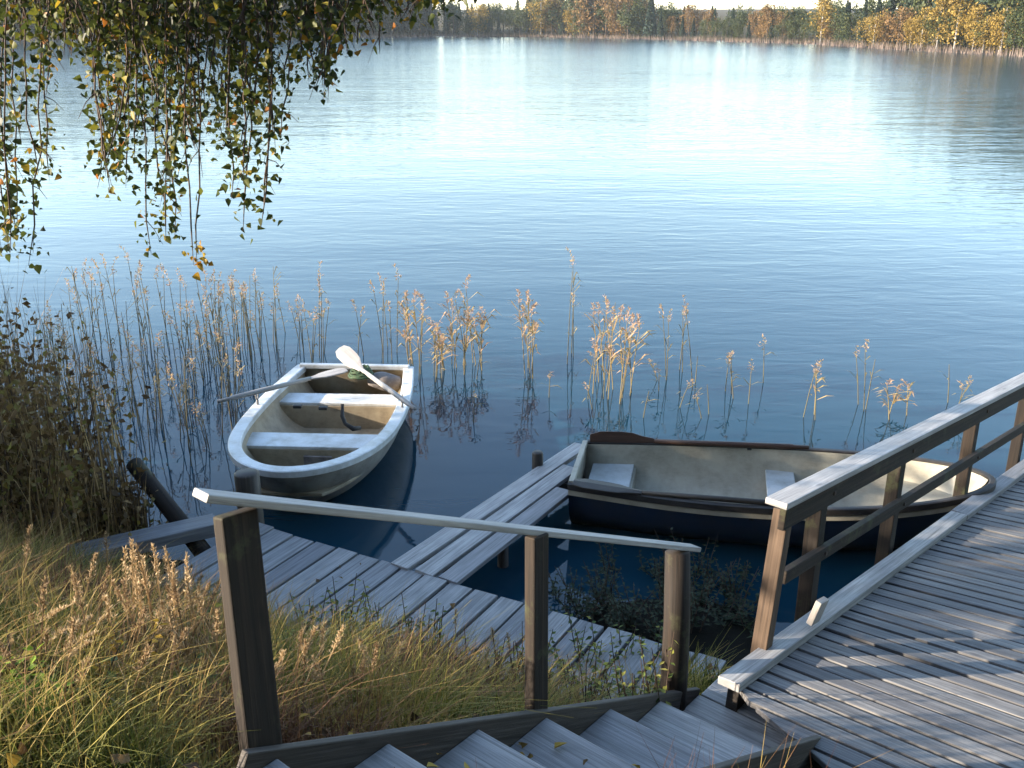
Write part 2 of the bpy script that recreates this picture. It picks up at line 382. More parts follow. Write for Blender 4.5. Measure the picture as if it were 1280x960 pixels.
# ------------------------------------------------------------------ setting: ground and lake
def axis(lo, hi, near_lo, near_hi, step, n):
    c = np.arange(near_lo, near_hi + 1e-6, step)
    a = near_lo - (np.geomspace(1, 1 + near_lo - lo, n)[1:] - 1); b = near_hi + (np.geomspace(1, 1 + hi - near_hi, n)[1:] - 1)
    return np.concatenate([a[::-1], c, b])
gx = axis(-1500, 1500, -6, 5, .09, 60); gy = axis(-900, 1800, -.5, 9, .09, 90)
XX, YY = np.meshgrid(gx, gy); ZZ = ground_z(XX, YY)
nz = np.array([[noise.noise((x * 1.6, y * 1.6, 0)) * .07 + noise.noise((x * 5, y * 5, 3)) * .03 if abs(x) < 8 and -2 < y < 10 else 0 for x in gx] for y in gy])
nearland = (5.6 - .5 * XX - YY) * .894
ZZ = ZZ + nz * np.clip(nearland + 1.8, 0, 1)
nx, ny = len(gx), len(gy)
me = bpy.data.meshes.new('ground')
idx = np.arange(nx * ny).reshape(ny, nx)
fc = np.stack([idx[:-1, :-1], idx[:-1, 1:], idx[1:, 1:], idx[1:, :-1]], -1).reshape(-1, 4)
me.from_pydata(np.stack([XX, YY, ZZ], -1).reshape(-1, 3).tolist(), [], fc.tolist())
me.polygons.foreach_set('use_smooth', [True] * len(me.polygons))
tag(link('ground', me, M['ground']), kind='structure')
w = MB(); w.v = [Vector(p) for p in ((-900, -400, 0), (900, -400, 0), (900, 700, 0), (-900, 700, 0))]; w.quad((0, 1, 2, 3))
tag(w.build('water', M['water']), kind='structure')

# ------------------------------------------------------------------ stairs
def sp_(f, off=0, dz=0): return POST_L + SD * f + SPER * off + Vector((0, 0, dz))
SL = math.hypot(SD.x, SD.y); SW = .70
st = empty('wooden_stairs', sp_(.5, SW / 2, -.2), 'grey timber steps going down from the grassy bank to the plank deck', 'stairs')
for off in (.015, SW - .015):
    m = MB(); e_ = .075 if off > .1 else 0
    m.board(sp_(-.05, off, -.12 + e_), sp_(1.06, off, -.12 + e_), .030, .24); m.build('stringer', M['post2'], st, bevel=.005)
m = None
for k, f in enumerate((.01, .19, .372, .5375, .733, .914, 1.075, 1.20)):
    zt = sp_(min(f, 1.085)).z - .014; run = .30 if f < 1 else .34 if f < 1.1 else .275
    a = sp_(f, .046); a.z = zt; 
    m = MB(); c = []
    for hh in (-.04, 0):
        for o_, r_ in ((.032, 0), (SW - .032, 0), (SW - .032, -run), (.032, -run)):
            q = sp_(f, o_) + SDH * (r_ + R.uniform(-.006, .006)); q.z = zt + hh + R.uniform(-.004, .004); c.append(q)
    if (c[1] - c[0]).cross(c[3] - c[0]).dot(c[4] - c[0]) < 0: c = [c[3], c[2], c[1], c[0], c[7], c[6], c[5], c[4]]
    m.hexa(c)
    m.build('tread', M['pale'], st, bevel=.006)

# handrail beside the stairs
hr = empty('stair_handrail', POST_L, 'dark post handrail with a pale flat top board beside the grey steps', 'handrail')
TOPL = pixd(247, 622, 2.58); 
pl_t = pixd(294, 640, 2.72); pl_b = pixd(328, 940, 2.78)
m = MB(); m.board(pl_b - Vector((0, 0, .25)), pl_t, .115, .048, up=(-SPER.x, -SPER.y, 0)); m.build('post', M['post'], hr, bevel=.006)
pm_t = pixd(671, 668, 3.80); pm_b = pixd(671, 893, 3.86)
m = MB(); m.board(pm_b - Vector((0, 0, .3)), pm_t, .090, .05, up=(-SPER.x, -SPER.y, 0)); m.build('post', M['post'], hr, bevel=.006)
pr_t = pixd(847, 690, 4.78); pr_b = pixd(843, 868, 4.86)
m = MB(); m.tube([pr_b - Vector((0, 0, .5)), (pr_b + pr_t) / 2 + Vector((.004, 0, 0)), pr_t], [.07, .064, .06], 14); m.build('post', M['post'], hr, smooth=True)
ra, rb = pixd(250, 619, 2.60), pixd(869, 685, 4.93)
m = MB(); m.board(ra, rb, .068, .024); m.build('top_rail', M['toprail'], hr, bevel=.004)

# ------------------------------------------------------------------ ramp deck with kerb
bw = empty('plank_deck', DA, 'wide deck ramp of narrow grey planks with a kerb board running down to the lake', 'deck')
m = MB(); sps = .108; s = -2.2
P0 = DA - DE * .65
BD = Vector((.30, -.55, 0)).normalized()
def qdir(s):
    a = math.radians(np.interp(s, [-1.5, -.6, 1.3, 6], [-40.5, -38.8, -30.5, -29]))
    return Vector((math.cos(a), math.sin(a), 0))
DW = 2.3
def dz_(s): return DA.z + DE.z * max(s, -.65)
while s < 7.5:
    c = []
    e0, e1 = s + .008, s + sps - .011
    zz = R.uniform(-.003, .003)
    for hh in (-.03, 0):
        row = []
        for e in (e0, e1):
            o = DA + DE * e; o.z = dz_(e); q = qdir(e); l0 = -.05
            if e < -.65:                                   # starts at the line of the stair foot
                den = q.x * BD.y - q.y * BD.x; w_ = P0 - o
                l0 = (w_.x * BD.y - w_.y * BD.x) / den
            row.append((o + q * (l0 + R.uniform(-.012, .012)), o + q * DW))
        for p in (row[0][0], row[0][1], row[1][1], row[1][0]):
            c.append(p + Vector((0, 0, hh + zz + R.uniform(-.002, .002))))
    if (c[1] - c[0]).cross(c[3] - c[0]).dot(c[4] - c[0]) < 0: c = [c[3], c[2], c[1], c[0], c[7], c[6], c[5], c[4]]
    m.hexa(c)
    s += sps
m.build('planking', M['deck'], bw, bevel=.004)
OUT = Vector((-DE.y, DE.x, 0)).normalized()
for i, (a, b) in enumerate(((-.66, 2.65), (2.66, 7.4))):
    m = MB(); m.board(DA + DE * a + OUT * .055 + Vector((0, 0, .024)), DA + DE * b + OUT * .055 + Vector((0, 0, .024)), .115, .046, jit=.003); m.build('kerb_board', M['pale'], bw, bevel=.005)
for o_ in (.06, -.9, -1.9):
    m = MB(); m.board(DA + DE * -.6 + OUT * o_ + Vector((0, 0, -.12)), DA + DE * 7.4 + OUT * o_ + Vector((0, 0, -.12)), .06, .16); m.build('joist', M['wet'], bw)
for e in (.4, 2.4, 4.4, 6.4):
    for o_ in (.0, -1.85):
        p = DA + DE * e + OUT * o_; m = MB(); m.tube([(p.x, p.y, -1.2), (p.x, p.y, p.z - .2)], .06, 10); m.build('pile', M['wet'], bw, smooth=True)

# railing of the ramp
rl = empty('deck_railing', DA + OUT * .17, 'grey topped railing with two rails along the lake side of the plank deck', 'railing')
RH = .82
def rp(e, o=.16, h=0): p = DA + DE * e + OUT * o; return p + Vector((0, 0, h))
m = MB(); m.board(rp(-.14, .15, RH + .0), rp(7.6, .15, RH + .0), .12, .034); m.build('top_rail', M['toprail'], rl, bevel=.004)
m = MB(); m.board(rp(-.10, .13, RH - .085), rp(7.6, .13, RH - .085), .036, .13); m.build('fascia_board', M['post'], rl, bevel=.004)
m = MB(); m.board(rp(.0, .14, .36), rp(7.6, .14, .36), .04, .075); m.build('lower_rail', M['post'], rl, bevel=.004)
def at_u(u, o):                                            # where along the kerb a post stands
    lo_, hi_ = -1.5, 9
    for _ in range(40):
        mid = (lo_ + hi_) / 2; p = rp(mid, o, .4); uu = 640 + F * p.x / (p.y * cp - (p.z - CAMZ) * sp)
        if uu < u: lo_ = mid
        else: hi_ = mid
    return lo_
for u in (1016, 1116, 1210, 1277, 1330):
    e = at_u(u, .20); p = rp(e, .20)
    m = MB(); m.board((p.x, p.y, -.9), (p.x, p.y, p.z + RH - .02), .085, .085, up=OUT, jit=.003); m.build('post', M['post'], rl, bevel=.005)
for u in (1016, 1116, 1210, 1277):
    e = at_u(u, .20); m = MB(); q = rp(e, .112, RH - .085); m.tube([q + OUT * .006, q - OUT * .006, q - OUT * .009], [.013, .013, .008], 8); m.build('bolt', M['nail'], rl)
    m = MB(); q = rp(e, .12, .36); m.tube([q + OUT * .006, q - OUT * .006, q - OUT * .009], [.012, .012, .008], 8); m.build('bolt', M['nail'], rl)
pt = pixd(980, 636, 5.10); pb = pixd(951, 815, 5.16)
m = MB(); m.board(pb - (pt - pb) * .35, pt, .07, .085, up=OUT); m.build('leaning_post', M['tan'], rl, bevel=.005)
blk = pixd(1022, 764, 5.35)
m = MB(); m.board(blk - Vector((.02, 0, .07)), blk + Vector((.02, .0, .07)), .10, .035, up=OUT); tag(m.build('wood_block', M['oar'], None, origin=blk, bevel=.004), 'small pale wood block wedged outside the kerb at the second railing post', 'wood block')

# ------------------------------------------------------------------ landing stage and the three-board gangway
A0 = pix(318, 653, .30); A1 = pix(892, 823, .30)
AE = (A1 - A0).normalized(); AQ = Vector((.50, .866, 0))
ls = empty('landing_stage', (A0 + A1) / 2, 'low plank landing stage along the bank behind the grass', 'jetty')
m = MB(); L = (A1 - A0).length; s = 0
while s < L:
    w_ = R.uniform(.165, .19); c = []
    e0, e1 = R.uniform(-.02, .02), R.uniform(1.0, 1.1); dz = R.uniform(-.006, .006)
    for hh in (-.035, 0):
        for ss, q in ((s, -e1), (s, e0), (s + w_, e0), (s + w_, -e1)):
            c.append(A0 + AE * ss + AQ * q + Vector((0, 0, hh + dz + R.uniform(-.003, .003))))
    if (c[1] - c[0]).cross(c[3] - c[0]).dot(c[4] - c[0]) < 0: c = [c[3], c[2], c[1], c[0], c[7], c[6], c[5], c[4]]
    m.hexa(c)
    s += w_ + .022
m.build('planking', M['pier'], ls, bevel=.004)
for q in (-.08, -1.0):
    m = MB(); m.board(A0 + AQ * q + AE * .05 + Vector((0, 0, -.11)), A1 + AQ * q + Vector((0, 0, -.11)), .09, .13); m.build('bearer', M['wet'], ls)
for f in (.05, .38, .72):
    p = A0 + (A1 - A0) * f + AQ * -.05; m = MB(); m.tube([(p.x, p.y, -.7), (p.x, p.y, .12)], .055, 10); m.build('pile', M['wet'], ls, smooth=True)

gw = empty('plank_gangway', pix(560, 680, .32), 'narrow gangway of three long grey boards reaching out to the dark boat', 'gangway')
gl0, gl1 = pix(480, 705, .31), pix(721, 551, .31)
gr0, gr1 = pix(572, 732, .31), pix(707, 622, .31)
for k in range(3):
    f0 = (k + .5) / 3
    p0 = gl0.lerp(gr0, f0); d = (gl1 - gl0).normalized().lerp((gr1 - gr0).normalized(), f0).normalized()
    ends = (gl1, None, gr1)
    Lk = ((gl1 - gl0).length - .05, (gl1 - gl0).length - .55, (gr1 - gr0).length + .15)[k]
    m = MB(); m.board(p0 + d * .035 + Vector((0, 0, -.02)), p0 + d * Lk + Vector((0, 0, -.02 + R.uniform(-.004, .004))), .157, .04, jit=.003); m.build('board', M['pale'], gw, bevel=.005)
gd = (gl1 - gl0).normalized(); gs = Vector((gd.y, -gd.x, 0))
for f in (.35, 2.0):
    m = MB(); m.board(gl0 + gd * f - gs * .0 + Vector((0, 0, -.085)), gl0 + gd * f + gs * .46 + Vector((0, 0, -.085)), .09, .08); m.build('crossbeam', M['wet'], gw)
for f, q in ((2.05, .06), (2.05, .42), (.9, .42)):
    p = gl0 + gd * f + gs * q; m = MB(); m.tube([(p.x, p.y, -1.0), (p.x, p.y, .20)], .045, 10); m.build('pile', M['wet'], gw, smooth=True)

def lone_post(name, top, bot, r, mat, label, cat):
    m = MB(); top, bot = Vector(top), Vector(bot)
    m.tube([bot, bot.lerp(top, .5) + Vector((.004, .003, 0)), top - (top - bot).normalized() * .012, top], [r * 1.05, r, r, r * .8], 12)
    return tag(m.build(name, mat, None, origin=bot, smooth=True), label, cat)
p = pix(318, 640, .3); q = pixd(314, 588, (p.y * cp + (CAMZ - .3) * sp))
lone_post('mooring_post', (p.x - .02, p.y - .04, .67), (p.x - .02, p.y - .04, -.8), .10, M['wet'], 'thick dark mooring post at the bow of the white boat', 'post')
p = pix(672, 566, .42)
lone_post('mooring_post', (p.x, p.y, .43), (p.x, p.y, -1.1), .05, M['wet'], 'thin dark post standing in water beside the far end of the gangway', 'post')
b = pix(233, 664, .33); tdep = b.y * cp + (CAMZ - .33) * sp
lone_post('leaning_post', pixd(166, 578, tdep + .25), b - (pixd(166, 578, tdep + .25) - b) * .5, .065, M['post'], 'dark post leaning left out of the water next to the reeds', 'post')
m = MB(); m.board(pix(58, 704, .42), pix(272, 655, .36), .19, .10, jit=.008)
tag(m.build('timber_beam', M['pier'], None, origin=pix(165, 680, .36), bevel=.008), 'weathered grey beam lying on the bank below the leaning post', 'beam')

# ------------------------------------------------------------------ boats
class Boat:
    def __init__(s, stern, bow, B, transom, keel, gun0, gun1, pw, rake):
        s.st = Vector(stern); s.ax = (Vector(bow) - s.st); s.ax.z = 0; s.L = s.ax.length; s.ax.normalize(); s.sd = Vector((-s.ax.y, s.ax.x, 0))
        s.B = B; s.tr = transom; s.keel = keel; s.g0 = gun0; s.g1 = gun1; s.pw = pw; s.rake = rake
    def W(s, x, y, z): p = s.st + s.ax * x + s.sd * y; return Vector((p.x, p.y, z))
    def half(s, t):
        if t < .45: q = t / .45; return s.B * (s.tr + (1 - s.tr) * math.sin(q * math.pi / 2))
        q = (t - .45) / .55; return s.B * max(0, 1 - q ** s.pw) ** (1 / 1.9)
    def gun(s, t): return s.g0 + (s.g1 - s.g0) * max(0, t - .15) ** 2 / .72
    def pt(s, t, k, inset=0, floor=None):
        """k: -1..1 across the section, from one gunwale round the keel to the other"""
        a = abs(k); h = a
        le = s.L * (1 - s.rake * (1 - h) ** 1.3) - inset
        prof = (1 - (1 - h) ** 2.6) ** .75
        hb = max(0, s.half(t) - inset) * prof * (1 - .10 * (1 - h))
        kz = s.keel + (.10 if t > .8 else 0) * ((t - .8) / .2 if t > .8 else 0) ** 2
        z = kz + (s.gun(t) - kz) * h ** 1.15
        if floor is not None: z = max(z + inset, floor) if a < .999 else s.gun(t) + .0
        x = (inset if inset else 0) + t * (le - (inset if inset else 0))
        return s.W(x, math.copysign(hb, k) if a > 1e-6 else 0, z)
    def shell(s, inset, floor, nt=30, nk=12):
        m = MB(); ts = [1 - (1 - i / nt) ** 1.6 for i in range(nt + 1)]
        ks = [(-1 + 2 * j / (2 * nk)) for j in range(2 * nk + 1)]
        for t in ts:
            for k in ks: m.v.append(s.pt(t, k, inset, floor))
        n = len(ks)
        for i in range(nt):
            for j in range(n - 1):
                q = (i * n + j, i * n + j + 1, (i + 1) * n + j + 1, (i + 1) * n + j)
                m.quad(q if inset == 0 else q[::-1], None, .5)
        m.quad(list(range(n)) if inset == 0 else list(range(n))[::-1], None, .5)      # transom
        return m
    def rim(s, out, inn, top, bot, t0=0, t1=1, side=0, nt=44):
        m = MB(); ts = [t0 + (t1 - t0) * (1 - (1 - i / nt) ** 1.7) for i in range(nt + 1)]
        path = []
        if side <= 0: path += [(t, -1) for t in ts]
        if side >= 0: path += [(t, 1) for t in (ts[::-1] if side == 0 else ts)]
        c = [s.W(t * s.L, k * s.half(t), s.gun(t)) for t, k in path]
        cc = [c[0]]
        for p in c[1:]:
            if (p - cc[-1]).length > .004: cc.append(p)
        c = cc
        for i, p in enumerate(c):
            d = (c[min(i + 1, len(c) - 1)] - c[max(i - 1, 0)]); d.z = 0; d.normalize()
            o = Vector((d.y, -d.x, 0))
            mid = s.W(s.L * .45, 0, p.z)
            if side != 0:
                if o.dot(p - s.W((p - s.st).dot(s.ax), 0, p.z)) < 0: o = -o
            for q, z in ((out, bot), (out, top - .006), (out - .012, top), (-inn + .01, top), (-inn, top - .006), (-inn, bot)): m.v.append(p + o * q + Vector((0, 0, z)))
        n = 6
        for i in range(len(c) - 1):
            for j in range(n): m.quad((i * n + j, i * n + (j + 1) % n, (i + 1) * n + (j + 1) % n, (i + 1) * n + j), [(i * .1, j * .02), (i * .1, j * .02 + .02), (i * .1 + .1, j * .02 + .02), (i * .1 + .1, j * .02)], .5)
        m.quad(list(range(n)), None, .5); m.quad([(len(c) - 1) * n + j for j in reversed(range(n))], None, .5)
        return m
    def bench(s, x0, x1, z, th=.03, ins=.05):
        """board across the boat, its ends following the sides; with n strips"""
        m = MB(); n = 5; low = []
        def hw(x):
            t = min(.999, x / s.L); h = (z - s.keel) / (s.gun(t) - s.keel); h = max(.05, min(1, h)) ** (1 / 1.15)
            return max(.02, (s.half(t) - ins) * (1 - (1 - h) ** 2.6) ** .75 * (1 - .1 * (1 - h)))
        for i in range(n + 1):
            x = x0 + (x1 - x0) * i / n; b = hw(x)
            for zz in (z - th, z):
                for k in (-1, 1): m.v.append(s.W(x, k * b, zz))
        for i in range(n):
            a, b2 = i * 4, i * 4 + 4
            m.quad((a + 2, a + 3, b2 + 3, b2 + 2)); m.quad((a, b2, b2 + 1, a + 1)); m.quad((a, a + 2, b2 + 2, b2)); m.quad((a + 1, b2 + 1, b2 + 3, a + 3))
        m.quad((0, 1, 3, 2)); e = n * 4; m.quad((e, e + 2, e + 3, e + 1))
        return m
    def panel(s, x, z0, z1, ins=.05, th=.02):
        m = MB(); rows = 6
        for xx in (x, x + th):
            for i in range(rows + 1):
                z = z0 + (z1 - z0) * i / rows; t = x / s.L; h = max(.03, (z - s.keel) / (s.gun(t) - s.keel)) ** (1 / 1.15)
                b = (s.half(t) - ins) * (1 - (1 - min(1, h)) ** 2.6) ** .75 * (1 - .1 * (1 - h))
                m.v += [s.W(xx, -b, z), s.W(xx, b, z)]
        o = (rows + 1) * 2
        for i in range(rows):
            a = 2 * i; m.quad((a, a + 2, a + 3, a + 1)); m.quad((o + a, o + a + 1, o + a + 3, o + a + 2))
        m.quad((rows * 2, rows * 2 + o, rows * 2 + 1 + o, rows * 2 + 1))
        return m

# white boat
b1 = Boat(pix(444, 456, .47), pix(352, 588, .58), .73, .84, -.10, .44, .56, 2.7, .16)
bo = empty('rowing_boat', b1.W(b1.L / 2, 0, 0), 'white round bowed rowing boat with beige inside and oars laid across', 'rowing boat')
b1.shell(0, None).build('hull', M['hullgrey'], bo, smooth=True)
b1.shell(.045, .06).build('interior', M['beige'], bo, smooth=True)
b1.rim(.03, .085, .022, -.035).build('gunwale', M['white'], bo, smooth=False)
m = MB(); m.board(b1.W(.035, -.60, .462), b1.W(.035, .60, .462), .07, .05); m.build('transom_cap', M['white'], bo, bevel=.01)
th_ = b1.bench(.52, .80, .33).build('thwart', M['white'], bo, bevel=.006)
b1.panel(.80, .06, .30).build('thwart_panel', M['beige'], th_)
th_ = b1.bench(1.66, 1.98, .36).build('thwart', M['white'], bo, bevel=.006)
b1.panel(1.97, .06, .33).build('thwart_panel', M['beige'], th_)
b1.bench(2.36, b1.L - .16, .30).build('bow_seat', M['beige'], bo, bevel=.006)
m = MB(); m.board(b1.W(1.99, .05, .20), b1.W(2.02, .05, .20), .26, .16, up=(0, 0, 1)); m.build('hatch', M['cloth'], bo, bevel=.004)
for sy in (-1, 1):
    p = b1.W(b1.L * .42, sy * (b1.B - .02), b1.gun(.42) + .02); m = MB()
    m.tube([p, p + Vector((0, 0, .05))], .012, 8); m.tube([p + b1.ax * .035 + Vector((0, 0, .12)), p + b1.ax * .035 + Vector((0, 0, .08)), p + Vector((0, 0, .05)), p - b1.ax * .035 + Vector((0, 0, .08)), p - b1.ax * .035 + Vector((0, 0, .12))], .008, 6)
    m.build('oarlock', M['steel'], bo, smooth=True)
for px, py in ((372, 508), (404, 510)):
    p = pixd(px, py, 9.15); m = MB(); m.board(p - b1.sd * .04, p + b1.sd * .04, .05, .03); m.build('cleat', M['black'], bo, bevel=.008)
# dark chain hanging in the boat
m = MB(); ch0 = pixd(428, 505, 9.0); m.tube([ch0, ch0 + Vector((.0, -.04, -.10)), ch0 + Vector((.03, -.08, -.16)), ch0 + Vector((.10, -.10, -.20)), ch0 + Vector((.16, -.06, -.21))], [.016, .02, .018, .024, .02], 8)
tag(m.build('chain', M['black'], None, origin=ch0, smooth=True), 'short dark chain hanging inside the white boat', 'chain')
def oar(h, g, bl, wdir, label, mat=None):
    mat = mat or M['oar']
    """handle end, throat of the blade, blade tip"""
    r = empty('oar', h, label, 'oar'); h, g, bl = Vector(h), Vector(g), Vector(bl); d = (g - h).normalized()
    m = MB(); m.tube([h, h + d * .12, h + d * .14, h + (g - h) * .5, g], [.017, .017, .024, .024, .02], 10); m.build('shaft', mat, r, smooth=True)
    m = MB(); n = 6; wd = (Vector(wdir) - d * Vector(wdir).dot(d)).normalized(); up = wd.cross(d)
    for i in range(n + 1):
        f = i / n; wv = .028 + .058 * smooth(0, .45, np.array(f)) - (.03 if i == n else 0); p = g.lerp(bl, f)
        for q, hh in ((-1, .006), (0, .016), (1, .006), (1, -.006), (0, -.012), (-1, -.006)): m.v.append(p + wd * (q * float(wv)) + up * hh)
    for i in range(n):
        for j in range(6): m.quad((i * 6 + j, i * 6 + (j + 1) % 6, i * 6 + 6 + (j + 1) % 6, i * 6 + 6 + j), [(i * .1, j * .03), (i * .1, j * .03 + .03), (i * .1 + .1, j * .03 + .03), (i * .1 + .1, j * .03)])
    m.quad(range(5, -1, -1)); m.quad([n * 6 + j for j in range(6)])
    m.build('blade', mat, r, bevel=.003)
g_ = b1.gun(.4)
hA = pixd(519, 511, 8.95); gA = pixd(452, 462, 10.05); tA = pixd(425, 436, 10.4)
oar(hA, gA, tA, b1.sd + Vector((0, 0, .5)), 'pale oar with its blade raised over the stern of the white boat')
hB = pixd(272, 502, 9.2); gB = pixd(388, 473, 9.7)
oar(hB, gB, gB + (gB - hB).normalized() * .38, (.2, 1, 0), 'pale oar lying over the left side of the white boat')
p = b1.W(.28, .12, .47)
m = MB()
for k in range(5):
    m.tube([p + Vector((math.cos(a) * (.13 - .012 * k), math.sin(a) * (.10 - .01 * k), -.02 + .022 * k + R.uniform(-.01, .01))) for a in np.linspace(0, 6.4, 22)], .014, 6)
tag(m.build('rope_coil', M['rope'], None, origin=p, smooth=True), 'dark green coil of rope in the stern of the white boat', 'rope')
p = b1.W(.24, -.36, .37) if b1.sd.x < 0 else b1.W(.24, .36, .37)
m = MB(); nu, nv = 14, 9
for j in range(nv + 1):
    for i in range(nu):
        a = 2 * math.pi * i / nu; b_ = math.pi * j / nv - math.pi / 2
        q = Vector((math.cos(a) * math.cos(b_) * .17, math.sin(a) * math.cos(b_) * .12, math.sin(b_) * .10))
        q *= 1 + .28 * noise.noise(q * 9 + Vector((3, 1, 2))); m.v.append(p + q)
for j in range(nv):
    for i in range(nu): m.quad((j * nu + i, j * nu + (i + 1) % nu, (j + 1) * nu + (i + 1) % nu, (j + 1) * nu + i))
tag(m.build('cloth_bundle', M['cloth'], None, origin=p, smooth=True), 'dark grey cloth bundle in the right stern corner of the white boat', 'bundle')

# dark boat
b2s = (pix(728, 553, .46) + pix(712, 603, .46)) / 2
b2 = Boat(b2s, pix(1240, 606, .56), .60, .74, -.10, .45, .60, 2.1, .14)
bo2 = empty('rowing_boat', b2.W(b2.L / 2, 0, 0), 'dark navy rowing boat with cream inside moored between gangway and railing', 'rowing boat')
b2.shell(0, None).build('hull', M['navy'], bo2, smooth=True)
b2.shell(.035, .06).build('interior', M['cream'], bo2, smooth=True)
b2.rim(.022, .03, .018, -.035).build('gunwale', M['black'], bo2)
b2.rim(.012, .005, -.037, -.085).build('rubbing_strake', M['cream'], bo2)
m = MB(); m.board(b2.W(.02, -.43, .455), b2.W(.02, .43, .455), .045, .05); m.build('transom_cap', M['cream'], bo2, bevel=.006)
th_ = b2.bench(.10, .46, .28).build('stern_seat', M['seat'], bo2, bevel=.006)
b2.panel(.46, .06, .25).build('seat_panel', M['cream'], th_)
th_ = b2.bench(1.60, 1.84, .30).build('thwart', M['seat'], bo2, bevel=.006)
b2.panel(1.83, .06, .27).build('thwart_panel', M['cream'], th_)
b2.bench(2.62, b2.L - .12, .38).build('bow_seat', M['cream'], bo2, bevel=.006)
for sy in (-1, 1):
    t = .44; p = b2.W(b2.L * t, sy * (b2.half(t) - .02), b2.gun(t) - .06); m = MB()
    m.board(p - Vector((0, 0, .05)), p + Vector((0, 0, .06)), .04, .04, up=b2.ax); m.build('oarlock_block', M['black'], bo2, bevel=.004)
far = 1 if b2.sd.y > 0 else -1
def on_gun(x, sd_, dz=.028): return b2.W(x, sd_ * (b2.half(x / b2.L) - .01), b2.gun(x / b2.L) + dz)
oar(on_gun(1.95, far), on_gun(.62, far), on_gun(.06, far), (0, 0, 1), 'red brown oar lying along the far gunwale of the dark boat', M['varnish'])
oar(on_gun(1.9, -far), on_gun(.60, -far), on_gun(.04, -far), b2.sd, 'dark brown oar lying along the near gunwale of the dark boat', M['wet'])

# ------------------------------------------------------------------ reeds standing in the lake
def make_reed(h, kind, seed):
    r = random.Random(seed); m = MB()
    lean = Vector((r.uniform(-.10, .10), r.uniform(-.10, .10), 0))
    top = Vector((0, 0, h)) + lean * h
    pts = [Vector((0, 0, -.5)), Vector((0, 0, 0)), top * .5 - lean * .08 * h, top]
    base = {0: .22, 1: .5, 2: .3}[kind]
    m.tube(pts, [.0055, .0055, .0048, .003], 5, base, caps=False)
    nl = {0: r.randint(2, 4), 1: r.randint(7, 11), 2: r.randint(3, 5)}[kind]
    for k in range(nl):
        f = r.uniform(.30, .95) if kind == 1 else r.uniform(.3, .9); p = top * f
        a = r.uniform(0, 6.28); d = Vector((math.cos(a), math.sin(a), 0)); L = r.uniform(.14, .32) * (1 if kind == 1 else .8)
        b = len(m.v); side = Vector((-d.y, d.x, .3)) * (.011 if kind == 1 else .007)
        q = [p, p + d * L * .45 + Vector((0, 0, L * .5)), p + d * L * .8 + Vector((0, 0, L * r.uniform(.1, .55)))]
        t = r.uniform(.45, .85) if kind == 1 else r.uniform(.1, .5)
        m.v += [q[0] - side * .4, q[0] + side * .4, q[1] - side, q[1] + side, q[2]]
        m.quad((b, b + 1, b + 3, b + 2), None, t); m.quad((b + 2, b + 3, b + 4), None, t)
    if kind != 2 or r.random() < .4:                                    # plume
        n = 46 if kind == 1 else 30; PL = r.uniform(.16, .26); droop = Vector((r.uniform(-.5, .5), r.uniform(-.5, .5), 0))
        for k in range(n):
            f = r.random(); p = top + Vector((0, 0, (f - .25) * PL)) + droop * (f * f * PL * .6) + Vector((r.gauss(0, 1), r.gauss(0, 1), 0)) * .020 * (1.1 - f)
            m.leaf(p, Vector((r.gauss(0, 1), r.gauss(0, 1), r.gauss(0, 1))), Vector((r.gauss(0, .6), r.gauss(0, .6), 1)), .045, .013, r.uniform(.62, 1) if kind == 1 else r.uniform(.45, 1))
    return m.mesh('reed_mesh')
REEDS = {k: [make_reed(h, k, 100 * k + i) for i, h in enumerate((.8, .95, 1.05, 1.15, .7, 1.25, .9))] for k in (0, 1, 2)}
for ml in REEDS.values():
    for me_ in ml: me_.materials.append(M['reed'])
def put_reed(x, y, kind, sc, label, group):
    me_ = R.choice(REEDS[kind]); o = bpy.data.objects.new('reed', me_); COL.objects.link(o)
    o.location = (x, y, 0); o.rotation_euler = (0, 0, R.uniform(0, 6.28)); o.scale = (1, 1, sc)
    return tag(o, label, 'reed', group)
def reeds(n, u0, u1, v0, v1, kind, label, group, sc=(.8, 1.15)):
    for _ in range(n):
        p = pix(R.uniform(u0, u1), R.uniform(v0, v1), 0); put_reed(p.x, p.y, kind if R.random() < .8 else 2, R.uniform(*sc) * .78, label, group)
G1 = 'golden reeds standing out in the lake'
reeds(16, 738, 800, 462, 505, 1, 'golden leafed reed in the dense clump beyond the dark boat', G1)
reeds(12, 562, 606, 445, 470, 1, 'golden reed in the clump behind the gap between the two boats', G1)
reeds(8, 508, 535, 450, 475, 1, 'pink plumed reed just right of the white boat stern', G1)
reeds(6, 628, 668, 440, 480, 1, 'golden reed in the small group left of the dense clump', G1)
reeds(3, 708, 720, 438, 460, 0, 'tall pale thin reed standing alone beyond the dense clump', G1, (1.15, 1.25))
reeds(5, 826, 868, 455, 500, 0, 'thin pale reed just right of the dense golden clump', G1)
reeds(3, 1004, 1020, 508, 525, 1, 'yellow leafed reed standing apart in front of the railing', G1, (.62, .75))
reeds(3, 1070, 1086, 500, 515, 0, 'thin green yellow reed left of the railing post tops', G1, (.6, .75))
reeds(3, 1108, 1140, 515, 530, 1, 'short pink brown reed close above the railing', G1, (.42, .55))
reeds(3, 1180, 1200, 500, 520, 2, 'faint thin reed nearest the right end of the railing', G1, (.5, .6))
reeds(5, 905, 960, 478, 505, 0, 'faint thin reed in the open water above the dark boat bow', G1, (.55, .75))
reeds(7, 385, 410, 440, 470, 0, 'pale reed just beyond the left side of the white boat stern', G1)
reeds(7, 440, 500, 430, 455, 0, 'pale reed directly beyond the white boat stern', G1)
reeds(8, 535, 560, 455, 480, 1, 'short pink reed between white boat and golden clump', G1, (.5, .7))
G2 = 'grey reeds of the bed left of the white boat'
